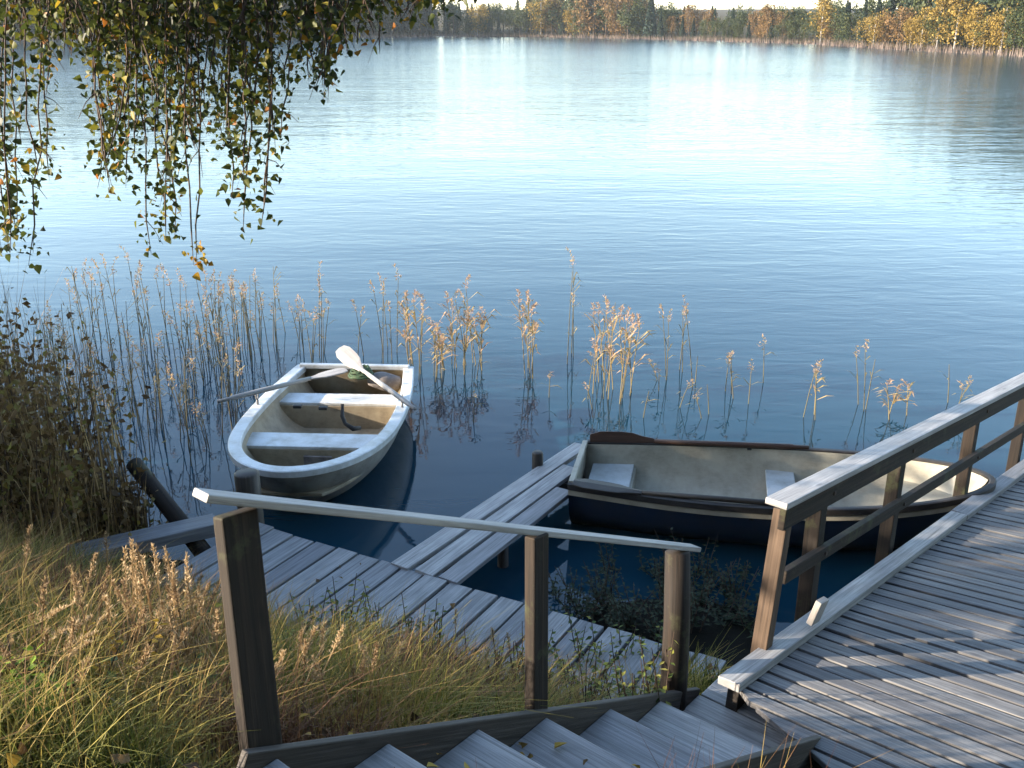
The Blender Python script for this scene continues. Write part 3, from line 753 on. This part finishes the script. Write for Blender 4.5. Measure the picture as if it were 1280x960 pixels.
reeds(96, 60, 300, 440, 590, 2, 'thin grey reed in the bed between the bank thicket and the white boat', G2, (.62, 1.05))
reeds(28, 235, 320, 425, 470, 0, 'pink plumed grey reed at the far edge of the reed bed', G2, (.85, 1.15))
reeds(22, 90, 240, 415, 450, 0, 'tall grey reed at the back of the reed bed near the birch twigs', G2, (.9, 1.2))
reeds(18, 300, 400, 410, 450, 2, 'thin grey reed behind the left side of the white boat', G2, (.7, .95))
reeds(12, 560, 900, 470, 530, 2, 'sparse dark reed stalk low in the water between the boats', 'sparse reed stalks', (.3, .5))

# ------------------------------------------------------------------ birch whose twigs hang into view
bt = empty('birch_tree', (-5.6, 5.3, gz(-5.6, 5.3)), 'birch with long hanging twigs of green and yellow leaves over the lake', 'tree')
m = MB(); base = Vector((-5.6, 5.3, gz(-5.6, 5.3) - .1))
m.tube([base, base + Vector((.05, .1, 1.6)), base + Vector((.25, .25, 3.6)), base + Vector((.2, .5, 6.0)), base + Vector((.3, .5, 8.4))], [.19, .16, .13, .09, .03], 12)
trunk_ = m.build('trunk', M['bark'], bt, smooth=True)
LP, LT = [], []; tw = MB(); br = MB()
def strand(u, v_end, dep, dens=1.0, v_beg=-90, spread=.05, yel=0.0, skip=0):
    top = pixd(u + R.uniform(-8, 8), v_beg, dep); end = pixd(u, v_end, dep + R.uniform(-.15, .15))
    sway = Vector((R.uniform(-.08, .08), R.uniform(-.08, .08), 0)); n = 9
    pts = [top.lerp(end, i / n) + sway * math.sin(i / n * 3.1) + rv(.012) for i in range(n + 1)]
    tw.tube(pts, [.0042] * n + [.001], 4, .4, caps=False)
    for _ in range(3):
        i = R.randint(3, n - 1); q = pts[i]; e = q + Vector((R.uniform(-.09, .09), R.uniform(-.05, .05), R.uniform(-.16, -.05))); tw.tube([q, q.lerp(e, .5) + Vector((0, 0, .015)), e], [.0028, .002, .001], 4, .4, caps=False)
    L = (top - end).length; k = int(L * 84 * dens)
    for _ in range(k):
        f = R.random() ** .85
        if f * (v_end - v_beg) + v_beg < -60: continue
        i = min(n - 1, int(f * n)); p = pts[i].lerp(pts[i + 1], f * n - i)
        cl = noise.noise(p * 7) * .5 + .5
        if R.random() > .30 + 1.1 * cl: continue
        g = Vector((R.gauss(0, 1), R.gauss(0, 1), R.gauss(0, .8))) * spread
        LP.append(p + g); t = R.random() ** 1.4 * .75 + yel
        if R.random() < .06: t = R.uniform(.85, 1)
        LT.append(min(1, t + .35 * (noise.noise(p * 3.1) )))
    return top
tops = []
plan = []
for _ in range(95): plan.append((R.uniform(-40, 345), R.uniform(-5, 52), R.uniform(4.3, 5.6), 1.35, .10))
for _ in range(22): plan.append((R.uniform(345, 560), R.gauss(6, 9), R.uniform(4.6, 5.4), 1.3, .07))
for u, v, k in ((4, 320, 5), (22, 300, 4), (38, 330, 2), (58, 240, 3), (70, 170, 2), (125, 250, 5), (140, 270, 5), (158, 240, 5), (175, 215, 5), (192, 325, 4), (205, 260, 4), (215, 300, 3),
                (228, 200, 5), (240, 190, 5), (255, 170, 5), (272, 180, 5), (288, 240, 4), (304, 288, 5), (316, 285, 3), (330, 190, 4), (345, 195, 2), (335, 150, 5), (310, 140, 5), (380, 60, 7), (396, 112, 9), (408, 115, 9), (420, 60, 8), (440, 68, 7), (456, 66, 3), (470, 40, 5), (500, 22, 6), (530, 18, 6), (300, 100, 5), (200, 120, 6), (160, 110, 6), (120, 90, 5), (90, 70, 4)):
    for _ in range(max(1, round(k * .62))): plan.append((u + R.gauss(0, 8), v - R.random() ** 2 * 70, R.uniform(4.5, 5.5), 1.0, .042))
plan.append((246, 328, 5.0, .12, .03)); plan.append((243, 328, 5.0, .12, .03))
for u, v, d, de, spd in plan: tops.append(strand(u, v, d, de, -95, spd))
for _ in range(26):
    p = pixd(246 + R.gauss(0, 7), 320 + R.gauss(0, 10), 5.0); LP.append(p); LT.append(R.uniform(.8, .98))
# limbs that carry them, and the unseen upper crown
for k in range(9):
    e = tops[R.randrange(len(tops))]; a = base + Vector((.2, .35, R.uniform(3.4, 5.6)))
    mid = a.lerp(e, .5) + Vector((0, 0, R.uniform(.5, 1.1)))
    br.tube([a, a.lerp(mid, .6) + Vector((0, 0, .2)), mid, mid.lerp(e, .6) + Vector((0, 0, .15)), e + Vector((0, 0, .1))], [.05, .04, .028, .016, .006], 7, .3)
for _ in range(2200):
    a = R.uniform(0, 6.28); rr = 1.9 * math.sqrt(R.random())
    LP.append(base + Vector((.3 + math.cos(a) * rr, .5 + math.sin(a) * rr, R.uniform(4.2, 8.6)))); LT.append(R.random() * .9)
br.build('branch', M['darkbark'], trunk_, smooth=True); tw.build('twigs', M['twig'], bt)
link('foliage', birchleaves('foliage', LP, .034, np.clip(LT, 0, 1)), M['birchleaf'], bt)

# ------------------------------------------------------------------ thickets and bank shrubs
def shrub(name, c, rx, ry, h, nleaf, mat, label, group, lsize=.05, nt=26, stalks=0, cat='shrub'):
    c = Vector(c); o = empty(name, c, label, cat, group); tw = MB(); sk = MB(); P = []; T = []
    for k in range(nt):
        a = R.uniform(0, 6.28); rr = math.sqrt(R.random()); e = c + Vector((math.cos(a) * rx * rr, math.sin(a) * ry * rr, h * R.uniform(.6, 1.05) * (1 - .35 * rr * rr)))
        b_ = c + Vector((math.cos(a) * rx * rr * .35, math.sin(a) * ry * rr * .35, -.1)); mid = b_.lerp(e, .5) + rv(.08)
        tw.tube([b_, mid, e], [.012, .008, .003], 5, R.random(), caps=False)
        for _ in range(nleaf // nt):
            f = R.uniform(.12, 1.05) ** .8; p = b_.lerp(mid, f * 2) if f < .5 else mid.lerp(e, f * 2 - 1)
            q = p + Vector((R.gauss(0, 1), R.gauss(0, 1), R.gauss(0, 1))) * (.05 + .10 * f) * (h / 1.6) ** .5
            P.append(q); T.append(min(1, max(0, R.random() * .7 + .35 * noise.noise(q * 2.3) + (.3 if R.random() < .08 else 0))))
    for k in range(stalks):
        a = R.uniform(0, 6.28); rr = math.sqrt(R.random()); p = c + Vector((math.cos(a) * rx * rr, math.sin(a) * ry * rr, 0))
        sk.blade(p, Vector((R.uniform(-.6, .6), R.uniform(-.6, .6), 0)), h * R.uniform(.45, 1.2), .016, R.uniform(.1, .6), R.random(), 4)
    if sk.f: sk.build('stalks', M['stalk'], o)
    tw.build('twigs', M['twig'], o); link('foliage', leafcloud('foliage', P, lsize, T), mat, o)
    return o
G3 = 'brown thicket on the bank left of the boats'
def bankpt(u, v, z): p = pix(u, v, z); return (p.x, p.y, max(0, gz(p.x, p.y)))
for (x, y, rx, ry, h, n, lab) in ((-3.65, 6.9, .75, .7, 1.95, 4600, 'brown bushy thicket under the birch twigs at the left edge'), (-3.45, 6.0, .5, .5, 1.1, 2600, 'lower olive brown shrub in front of the tall thicket'),
                                  (-4.7, 7.9, .8, .7, 2.1, 5000, 'dark shrub at the back of the thicket by the lake'), (-3.1, 6.85, .30, .4, .8, 1000, 'thin brown shrub at the lake side of the thicket'), (-3.5, 5.1, .45, .45, .7, 1600, 'small dark brown shrub on the bank above the grey beam')):
    shrub('thicket_shrub', (x, y, max(.0, gz(x, y))), rx, ry, h, n, M['brownleaf'], lab, G3, .04, 34, 260)
# shrubs added along the bank up-sun, out of the picture; they keep the low sun off boats and landing stage
def upsun(c, n): p = SH * c + SN * n; return p
cast = []
n_ = 5.0
while n_ < 13:
    top = float(np.interp(n_, [4.8, 5.6, 9.2, 10, 13], [4.5, 4.6, 4.7, 4.3, 4.1])) + R.uniform(-.15, .25)
    for c in ((7.6, 9.2) if n_ < 9 else (13.5, 15)):
        p = upsun(c + R.uniform(-.4, .4), n_ + R.uniform(-.2, .2)); g = max(.05, gz(p.x, p.y))
        shrub('shade_shrub', (p.x, p.y, g), *((.38, .38) if n_ < 5.2 else (.75, .75)), max(.7, top - g + (.1 if c > 9 else -.1)), 2600, M['greentree'], 'unseen leafy shrub added on the left bank to block low sun', 'unseen sun blocking shrubs', .11, 16)
    n_ += .8
for c, n_ in ((7.2, 4.82), (8.0, 4.78), (9.0, 4.85), (10.2, 4.75), (11.0, 4.8)):
    p = upsun(c, n_); g = gz(p.x, p.y); shrub('shade_shrub', (p.x, p.y, g), .36, .36, 4.45 - g, 3000, M['greentree'], 'unseen leafy shrub added on the left bank to block low sun', 'unseen sun blocking shrubs', .11, 16)
for n_, c, top in ((1.9, 9, 3.6),):
    p = upsun(c, n_); g = gz(p.x, p.y); shrub('shade_shrub', (p.x, p.y, g), .4, .4, max(.4, top - g), 420, M['greentree'], 'unseen leafy shrub added on the left bank to block low sun', 'unseen sun blocking shrubs', .09, 12)

# unseen trees added behind and beside the viewer to block sky light
def bigcrown(seed, h):
    r = np.random.default_rng(seed); n = 2600; a = r.random(n) * 6.28; f = r.random(n); rr = h * .24 * np.sqrt(r.random(n)) * np.sin(np.pi * (f * .8 + .15))
    return leafcloud('crown', np.stack([np.cos(a) * rr, np.sin(a) * rr, h * (.18 + .82 * f)], 1), .42, r.random(n) * .8, elong=1.3)
bc = [bigcrown(i, 13) for i in (1, 2, 3)]; bt_ = MB(); bt_.tube([(0, 0, -.5), (0, 0, 6), (0, 0, 12)], [.2, .14, .03], 9); bt_ = bt_.mesh('trunk', True); bt_.materials.append(M['darkbark'])
for c_ in bc: c_.materials.append(M['greentree'])
for (x, y, k) in ((-8, -5.5, 1), (-4.5, -4.8, 1.1), (0, -4.6, 1), (4, -4, 1),(8, -1, 1),  (-1.5, -7, 1.15), (2.5, -6, 1.1), (6, -5, 1.1), (9, -2.5, 1), (12, 1, .95), (-12, -10, 1.1), (-3, -11, 1.2), (4, -11, 1.2), (10, -8, 1.2), (14, -4, 1.1), (17, 1, 1)):
    o = empty('shade_tree', (x, y, gz(x, y)), 'unseen leafy tree added behind the viewer to block sky light', 'tree', 'unseen sky blocking trees'); o.scale = (k, k, k); o.rotation_euler = (0, 0, R.uniform(0, 6))
    for nm, me_ in (('crown', R.choice(bc)), ('trunk', bt_)): c_ = bpy.data.objects.new(nm, me_); COL.objects.link(c_); c_.parent = o

# ------------------------------------------------------------------ grass and weeds on the bank
def grassfield(n, xr, yr, hmin, hmax, tl, name, zmin=.32, wid=.007, keep=None):
    xs = NR.uniform(*xr, n); ys = NR.uniform(*yr, n); zs = ground_z(xs, ys); m = MB()
    for x, y, z in zip(xs, ys, zs):
        if z < zmin: continue
        rx, ry = x - POST_L.x, y - POST_L.y; a = rx * SDH.x + ry * SDH.y; p = rx * SPER.x + ry * SPER.y
        if -.06 < p < SW + .08 and a > -2: continue
        ds = (x - DA.x) * DE.x + (y - DA.y) * DE.y; do = (x - DA.x) * OUT.x + (y - DA.y) * OUT.y
        if do < .10 and x > .9: continue
        w_ = noise.noise((x * 1.3, y * 1.3, 5)) * .5 + .5; w2 = noise.noise((x * 3.7, y * 3.7, 9)) * .5 + .5
        if R.random() > .35 + .9 * w2: continue
        h = hmin + (hmax - hmin) * (.25 * R.random() + .75 * w2 * R.random())
        if abs(p + .05) < .2: h *= .6
        t = min(1, max(0, tl[0] + (tl[1] - tl[0]) * ((w_ - .5) * 2.3 + .62 + .45 * (R.random() - .5)) + R.gauss(0, .10)))
        an = R.uniform(0, 6.28); d = Vector((math.cos(an), math.sin(an), 0)) + Vector((.35, -.1, 0))
        m.blade(Vector((x, y, z - .02)), d, h, wid * R.uniform(.6, 1.3), R.uniform(.15, .9), t, 3)
    return m
gm = grassfield(85000, (-4.2, 1.2), (1.6, 5.9), .10, .50, (.05, .95), 'grass', zmin=.27)
g2 = grassfield(11000, (-6, -1.2), (3.4, 7.4), .12, .55, (.55, 1.25), 'grass')
g3 = grassfield(9000, (-4.2, 1.2), (1.6, 5.7), .3, .66, (.5, 1.1), 'grass', zmin=.27, wid=.006)
g4 = grassfield(5000, (-4.2, 1.2), (1.6, 5.7), .12, .3, (.0, 1.0), 'grass', zmin=.27, wid=.022)
g5 = grassfield(9000, (-.9, 1.15), (3.3, 5.2), .22, .72, (.1, .9), 'grass', zmin=.2, wid=.008)
for g_ in (g3, g4, g5):
    off = len(gm.v); gm.v += g_.v; gm.f += [tuple(i + off for i in f) for f in g_.f]; gm.uv += g_.uv; gm.t += g_.t
off = len(gm.v); gm.v += g2.v; gm.f += [tuple(i + off for i in f) for f in g2.f]; gm.uv += g2.uv; gm.t += g2.t
tag(gm.build('grass', M['grass']), 'autumn grass, straw and green mixed, covering the bank', 'grass', kind='stuff')

P_, T_ = [], []
for _ in range(2600):
    x, y = R.uniform(-4, 1.2), R.uniform(1.7, 5.6); z = gz(x, y)
    if z > .28: P_.append((x, y, z + R.uniform(.0, .16))); T_.append(R.random())
for _ in range(30):                                                  # a few blown onto the boards
    q = A0 + AE * R.uniform(.1, 3.4) + AQ * R.uniform(-.95, -.05); P_.append((q.x, q.y, q.z + .012)); T_.append(R.random())
tag(link('fallen_leaves', birchleaves('fallen_leaves', P_, .036, T_, 0, 2.5), M['fallen']), 'yellow and brown fallen birch leaves scattered over bank and boards', 'leaves', kind='stuff')
def on_bank(u, v):
    """where the view ray through a pixel meets the bank"""
    d = ray(u, v); t = 1.5
    while t < 12:
        p = Vector((0, 0, CAMZ)) + d * t
        if p.z < gz(p.x, p.y): return p
        t += .03
    return p
def seedgrass(u, v, h, lean, label, group, t0=.5):
    p = on_bank(u, v); p = Vector((p.x, p.y, gz(p.x, p.y))); m = MB(); ln = Vector((lean[0], lean[1], 0)); top = p + Vector((0, 0, h)) + ln * h
    mid = p.lerp(top, .55) - ln * .1 * h
    m.tube([p, mid, top], [.0035, .003, .002], 5, t0, caps=False)
    ns = len(m.f); 
    for k in range(110):
        f = R.random(); q = mid.lerp(top, .35 + .65 * f) + Vector((R.gauss(0, 1), R.gauss(0, 1), 0)) * .008 * (1.15 - f * .8); m.leaf(q, rv(), Vector((R.gauss(0, .35), R.gauss(0, .35), 1)), R.uniform(.012, .022), .0052, min(1, max(0, t0 + R.uniform(-.3, .4))))
    for k in range(4):
        an = R.uniform(0, 6.28); m.blade(p.lerp(mid, R.uniform(.05, .7)), Vector((math.cos(an), math.sin(an), 0)), h * R.uniform(.25, .5), .007, R.uniform(.4, 1.1), R.uniform(.1, .7))
    return tag(m.build('straw_stalk', M['straw'], None, origin=p), label, 'grass stalk', group)
GS = 'tall seed headed grasses on the bank'
for (u, vb, vt) in ((165, 850, 690), (172, 845, 682), (190, 850, 702), (200, 848, 706), (207, 846, 684), (214, 842, 690), (222, 850, 712), (236, 845, 690), (246, 850, 700), (256, 852, 715), (180, 852, 722), (262, 848, 730), (230, 852, 735), (152, 850, 745), (186, 846, 735), (240, 850, 748), (218, 856, 752), (206, 860, 762)):
    p = on_bank(u, vb); dep = p.y * cp + (CAMZ - p.z) * sp; h = (vb - vt) * dep / F / .86
    seedgrass(u, vb, h, (R.uniform(-.06, .12), R.uniform(-.1, .1)), 'tall pale grass stalk with a seed head just left of the big handrail post', GS, R.uniform(.35, .75))
for (u, vb, h, lx) in ((4, 850, .22, 1.3), (20, 858, .2, 1.5), (40, 840, .22, 1.1), (-15, 832, .25, 1.4), (64, 830, .2, 1.2), (30, 872, .2, 1.2)):
    seedgrass(u, vb, h, (lx, .1), 'pale dead stalk bent over to the right at the left edge of the bank', 'bent dead stalks on the bank', .8)
for (u, vb, h) in ((40, 640, .45), (62, 655, .5), (30, 650, .4), (120, 600, .4), (132, 590, .45), (52, 690, .42), (16, 700, .4), (8, 760, .35), (330, 905, .3), (365, 890, .35), (395, 880, .3), (455, 870, .4), (480, 880, .35), (535, 880, .3), (560, 870, .35), (590, 880, .3), (505, 865, .4), (620, 890, .3)):
    seedgrass(u, vb, h, (R.uniform(-.2, .35), R.uniform(-.2, .2)), 'thin straw stalk rising from the grass of the bank', 'straw stalks in the grass', R.uniform(.3, .8))
def weed(u, v, h, mat, label, group, n=26, lw=.03, stems=4, spread=.09, p=None, name='leafy_weed'):
    p = p or on_bank(u, v); p = Vector((p.x, p.y, max(-.05, gz(p.x, p.y)))); o = empty(name, p, label, 'plant', group); sm, lm = MB(), MB()
    for k in range(stems):
        b_ = p + Vector((R.uniform(-1, 1), R.uniform(-1, 1), 0)) * spread * .6; top = b_ + Vector((R.uniform(-1, 1) * spread * 1.6, R.uniform(-1, 1) * spread * 1.6, h * R.uniform(.65, 1)))
        sm.tube([b_, b_.lerp(top, .5) + rv(.015), top], [.004, .0035, .002], 5, .4, caps=False)
        for j in range(n):
            f = .15 + .85 * j / n; a = j * 2.4 + R.uniform(-.4, .4); d = Vector((math.cos(a), math.sin(a), R.uniform(-.1, .5))); q = b_.lerp(top, f)
            L = lw * 2.1 * (1.2 - f * .6) * R.uniform(.7, 1.2); lm.leaf(q, Vector((0, 0, 1)) + rv(.5), d, L, lw * (1.15 - f * .5), min(1, max(0, R.random() * .75 + .2 * f)))
    sm.build('stem', M['twig'], o); lm.build('leaves', mat, o); return o
for k in range(34):
    u, vb = R.uniform(-10, 300), R.uniform(760, 930)
    seedgrass(u, vb, R.uniform(.25, .5), (R.uniform(-.35, .5), R.uniform(-.2, .2)), 'brown dead stalk in the rough grass left of the big handrail post', 'brown dead stalks on the left bank', R.uniform(.0, .35))
for k in range(26):
    u, vb = R.uniform(350, 660), R.uniform(830, 920)
    seedgrass(u, vb, R.uniform(.25, .42), (R.uniform(-.3, .45), R.uniform(-.2, .2)), 'pale thin stalk in the golden grass between the handrail posts', 'pale stalks between the handrail posts', R.uniform(.2, .8))
GW = 'leafy weeds growing on the bank'
for (u, v, h, lab, mat) in ((352, 830, .30, 'yellow green leafy weed right of the big handrail post', 'weed'), (372, 850, .26, 'pale leafy weed low beside the big handrail post', 'weed'), (440, 830, .28, 'slim green weed before the landing stage left of the middle post', 'weed'),
                            (735, 865, .62, 'tall leafy weed between the middle and the round handrail post', 'weed'), (715, 880, .50, 'green weed just right of the middle handrail post', 'weed'), (770, 870, .52, 'green weed halfway between middle and round post', 'weed'), (815, 868, .50, 'yellow green weed at the foot of the round post', 'weed'), (690, 855, .5, 'leafy weed behind the middle handrail post', 'weed'),
                            (560, 830, .22, 'low green weed in the golden grass', 'weed'), (620, 850, .24, 'low weed left of the middle post', 'weed'), (145, 872, .26, 'bright yellow leaved plant in the grass left of the big post', 'yellowweed'), (128, 880, .2, 'small orange yellow plant in the grass beside the bright yellow one', 'yellowweed'), (42, 905, .24, 'lime green leafy plant at the left edge of the grass', 'limeweed'), (20, 895, .18, 'small lime green plant at the far left edge', 'limeweed'),
                            (95, 660, .35, 'yellow green weed under the thicket', 'weed'), (75, 640, .35, 'dull green weed at the foot of the thicket', 'weed'), (120, 640, .3, 'olive weed at the lake side foot of the thicket', 'weed')):
    weed(u, v, h, M[mat], lab, GW, 18, .03, 5)
for k in range(44):
    u, v = R.uniform(690, 940), R.uniform(712, 812); p = pix(u, v, .02)
    weed(u, v, R.uniform(.14, .42), M['darkweed'], 'dark green weed in the wet hollow under the dark boat', 'dark weeds at the water edge', 12, .026, 5, .1, p=Vector((p.x, p.y, 0)))
for k in range(44):
    sA = R.uniform(1.7, 3.9); q = A0 + AE * sA + AQ * R.uniform(-1.45, -1.02)
    weed(0, 0, R.uniform(.32, .62) + .10 * max(0, sA - 2.4), M['weed'], 'green leafy weed growing up beside the near edge of the landing stage', 'weeds along the landing stage', 14, .026, 4, .08, p=q)
for k in range(16):
    u, v = R.uniform(0, 290), R.uniform(790, 930)
    weed(u, v, R.uniform(.14, .3), M['weed' if k % 3 else 'brownleaf'], 'low leafy weed among the rough grass on the left bank', 'low weeds on the left bank', 9, .036, 4, .08)
for k in range(5):
    p = sp_(.82 + .05 * k, R.uniform(.1, .6), -.3); 
    weed(0, 0, R.uniform(.10, .18), M['weed'], 'tuft of small weeds growing between the lower steps', 'weeds between the steps', 8, .02, 4, .06, p=p)

# ------------------------------------------------------------------ trees on the far shore
def conifer(seed, h):
    r = np.random.default_rng(seed); P = []; T = []; n = 1500
    f = r.random(n) ** .7; lev = np.floor(f * 16) / 16 + r.random(n) * .035
    rad = (1 - lev) * h * .17 * (.35 + .65 * np.sqrt(r.random(n))) + .05; a = r.random(n) * 6.28
    z = h * (.06 + .94 * lev) - rad * .35; p = np.stack([np.cos(a) * rad, np.sin(a) * rad, z], 1)
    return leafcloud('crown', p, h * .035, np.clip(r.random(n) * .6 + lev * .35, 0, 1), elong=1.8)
def broad(seed, h, wide):
    r = np.random.default_rng(seed); P = []; nb = 15
    for k in range(nb):
        f = r.random(); a = r.random() * 6.28; rr = wide * h * (.12 + .26 * math.sin(math.pi * (f * .85 + .1))) * math.sqrt(r.random())
        c = np.array([math.cos(a) * rr, math.sin(a) * rr, h * (.22 + .72 * f)]); s_ = h * .085 * (1.25 - .6 * f)
        P.append(c + r.normal(size=(90, 3)) * np.array([s_, s_, s_ * 1.1]))
    p = np.concatenate(P); t = np.clip(r.random(len(p)) * .8 + .25 * np.repeat(r.random(nb), 90) - .02, 0, 1)
    return leafcloud('crown', p, h * .035, t, elong=1.4)
def trunkmesh(h, r, mat):
    m = MB(); m.tube([(0, 0, -.6), (0, 0, h * .5), (0, 0, h * .92)], [r, r * .7, r * .15], 7); me_ = m.mesh('trunk', True); me_.materials.append(mat); return me_
KIND = {}
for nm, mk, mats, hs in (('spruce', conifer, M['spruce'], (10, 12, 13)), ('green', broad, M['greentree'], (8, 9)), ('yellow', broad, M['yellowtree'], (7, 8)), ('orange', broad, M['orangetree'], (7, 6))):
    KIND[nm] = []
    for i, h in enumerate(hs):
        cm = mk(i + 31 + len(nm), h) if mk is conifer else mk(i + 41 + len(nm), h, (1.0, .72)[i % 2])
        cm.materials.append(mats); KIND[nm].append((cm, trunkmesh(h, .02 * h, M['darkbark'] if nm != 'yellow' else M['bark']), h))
NAME = {'spruce': 'spruce_tree', 'green': 'leafy_tree', 'yellow': 'birch_tree', 'orange': 'leafy_tree'}
LOOK = {'spruce': 'dark green pointed spruce', 'green': 'green round crowned tree', 'yellow': 'bright yellow birch', 'orange': 'rusty orange leafy tree'}
def region(u): return 'behind the birch twigs on the far left shore' if u < 560 else 'on the middle of the far shore' if u < 820 else 'in the low part of the far shore' if u < 1050 else 'on the nearer right shore'
def shoreline_point(u):
    k = (u - 640) / F
    for (ax, ay), (bx, by) in zip(FARP[:-1], FARP[1:]):
        # x = k * depth, depth ~ y*cp + 4*sp
        fa = ax - k * (ay * cp + CAMZ * sp); fb = bx - k * (by * cp + CAMZ * sp)
        if fa <= 0 <= fb or fb <= 0 <= fa:
            t = fa / (fa - fb); return Vector((ax + (bx - ax) * t, ay + (by - ay) * t, 0))
def far_tree(u, back, kind, h):
    p = shoreline_point(u)
    if p is None: return
    d = Vector((p.x, p.y, 0)).normalized(); p = p + d * back
    cm, tm, h0 = R.choice(KIND[kind]); z = gz(p.x, p.y)
    o = empty(NAME[kind], (p.x, p.y, z), '%s %s' % (LOOK[kind], region(u)), 'tree', 'trees on the far shore')
    s_ = h / h0; o.scale = (s_ * R.uniform(.85, 1.15), s_ * R.uniform(.85, 1.15), s_); o.rotation_euler = (0, 0, R.uniform(0, 6.28))
    for nm, me_ in (('crown', cm), ('trunk', tm)):
        c = bpy.data.objects.new(nm, me_); COL.objects.link(c); c.parent = o
def pick(u, front):
    x = R.random()
    if u < 560: return 'spruce' if x < .7 else 'green'
    if u < 820: return ('yellow' if x < .06 else 'orange' if x < .13 else 'spruce' if x < .55 else 'green')
    if u < 1050: return 'orange' if x < .14 else 'green' if x < .68 else 'spruce'
    if front: return 'yellow' if x < .2 else 'orange' if x < .4 else 'green' if x < .8 else 'spruce'
    return 'spruce' if x < .7 else 'green'
HT = [(-100, 22), (250, 22), (380, 19), (500, 14), (545, 10), (575, 7), (625, 7), (650, 9.5), (700, 11), (800, 10), (835, 5.6), (900, 6), (945, 5.4), (1000, 6), (1050, 6.5), (1100, 8), (1180, 9.5), (1280, 11), (1400, 12)]
def ht(u): return float(np.interp(u, [a for a, _ in HT], [b for _, b in HT]))
u = -60
while u < 1400:
    front = u > 1130
    far_tree(u, R.uniform(4, 8), pick(u, True), ht(u) * R.uniform(.55, .8) * (.75 if front else 1))
    far_tree(u + R.uniform(-8, 8), R.uniform(12, 18), pick(u, False), ht(u) * R.uniform(.85, 1.08) * (1.15 if front else 1))
    if R.random() < .8: far_tree(u + R.uniform(-8, 8), R.uniform(20, 34), pick(u, False), ht(u) * R.uniform(.9, 1.15) * (1.4 if front else 1))
    u += float(np.interp(u, [0, 500, 1000, 1280], [19, 13, 14, 17]))
for u, k, h in ((597, 'yellow', 8), (676, 'yellow', 9.5), (690, 'orange', 9), (742, 'orange', 12), (770, 'orange', 11), (725, 'green', 12), (812, 'spruce', 9.5), (958, 'orange', 6.2), (1025, 'yellow', 7.5), (1080, 'yellow', 4.5), (1150, 'yellow', 4.6), (1170, 'yellow', 6.5), (1192, 'yellow', 7), (1215, 'yellow', 5), (1228, 'yellow', 4.4), (1250, 'yellow', 5.5)):
    far_tree(u, 5, k, h)
# pale reed fringe along the far shore
m = MB()
for (ax, ay), (bx, by) in zip(FARP[1:-2], FARP[2:-1]):
    L = math.hypot(bx - ax, by - ay)
    for k in range(int(L * 14)):
        f = R.random(); n_ = Vector((-(by - ay), bx - ax, 0)).normalized(); p = Vector((ax + (bx - ax) * f, ay + (by - ay) * f, 0)) - n_ * R.uniform(-1.5, 2.2)
        m.blade(p, rv(), R.uniform(.5, 1.2), .10, R.uniform(.1, .4), R.random(), 1)
tag(m.build('shore_reeds', M['shorereed']), 'pale brown reed fringe along the far waterline', 'reeds', kind='stuff')

# ------------------------------------------------------------------ the air over the lake
hz = MB(); hz.v = [Vector((x, y, z)) for z in (-4, 40) for x, y in ((-1600, -1000), (1600, -1000), (1600, 1900), (-1600, 1900))]
for q in ((3, 2, 1, 0), (4, 5, 6, 7), (0, 1, 5, 4), (1, 2, 6, 5), (2, 3, 7, 6), (3, 0, 4, 7)): hz.quad(q)
hm = bpy.data.materials.new('haze'); hm.use_nodes = True; t = hm.node_tree
t.nodes.remove(t.nodes['Principled BSDF']); pv = t.nodes.new('ShaderNodeVolumePrincipled'); pv.inputs['Color'].default_value = (.84, .92, 1, 1); pv.inputs['Density'].default_value = .0002; pv.inputs['Anisotropy'].default_value = .3
t.links.new(pv.outputs[0], t.nodes['Material Output'].inputs['Volume'])
tag(hz.build('haze', hm), 'thin pale haze over the lake', 'haze', kind='stuff')
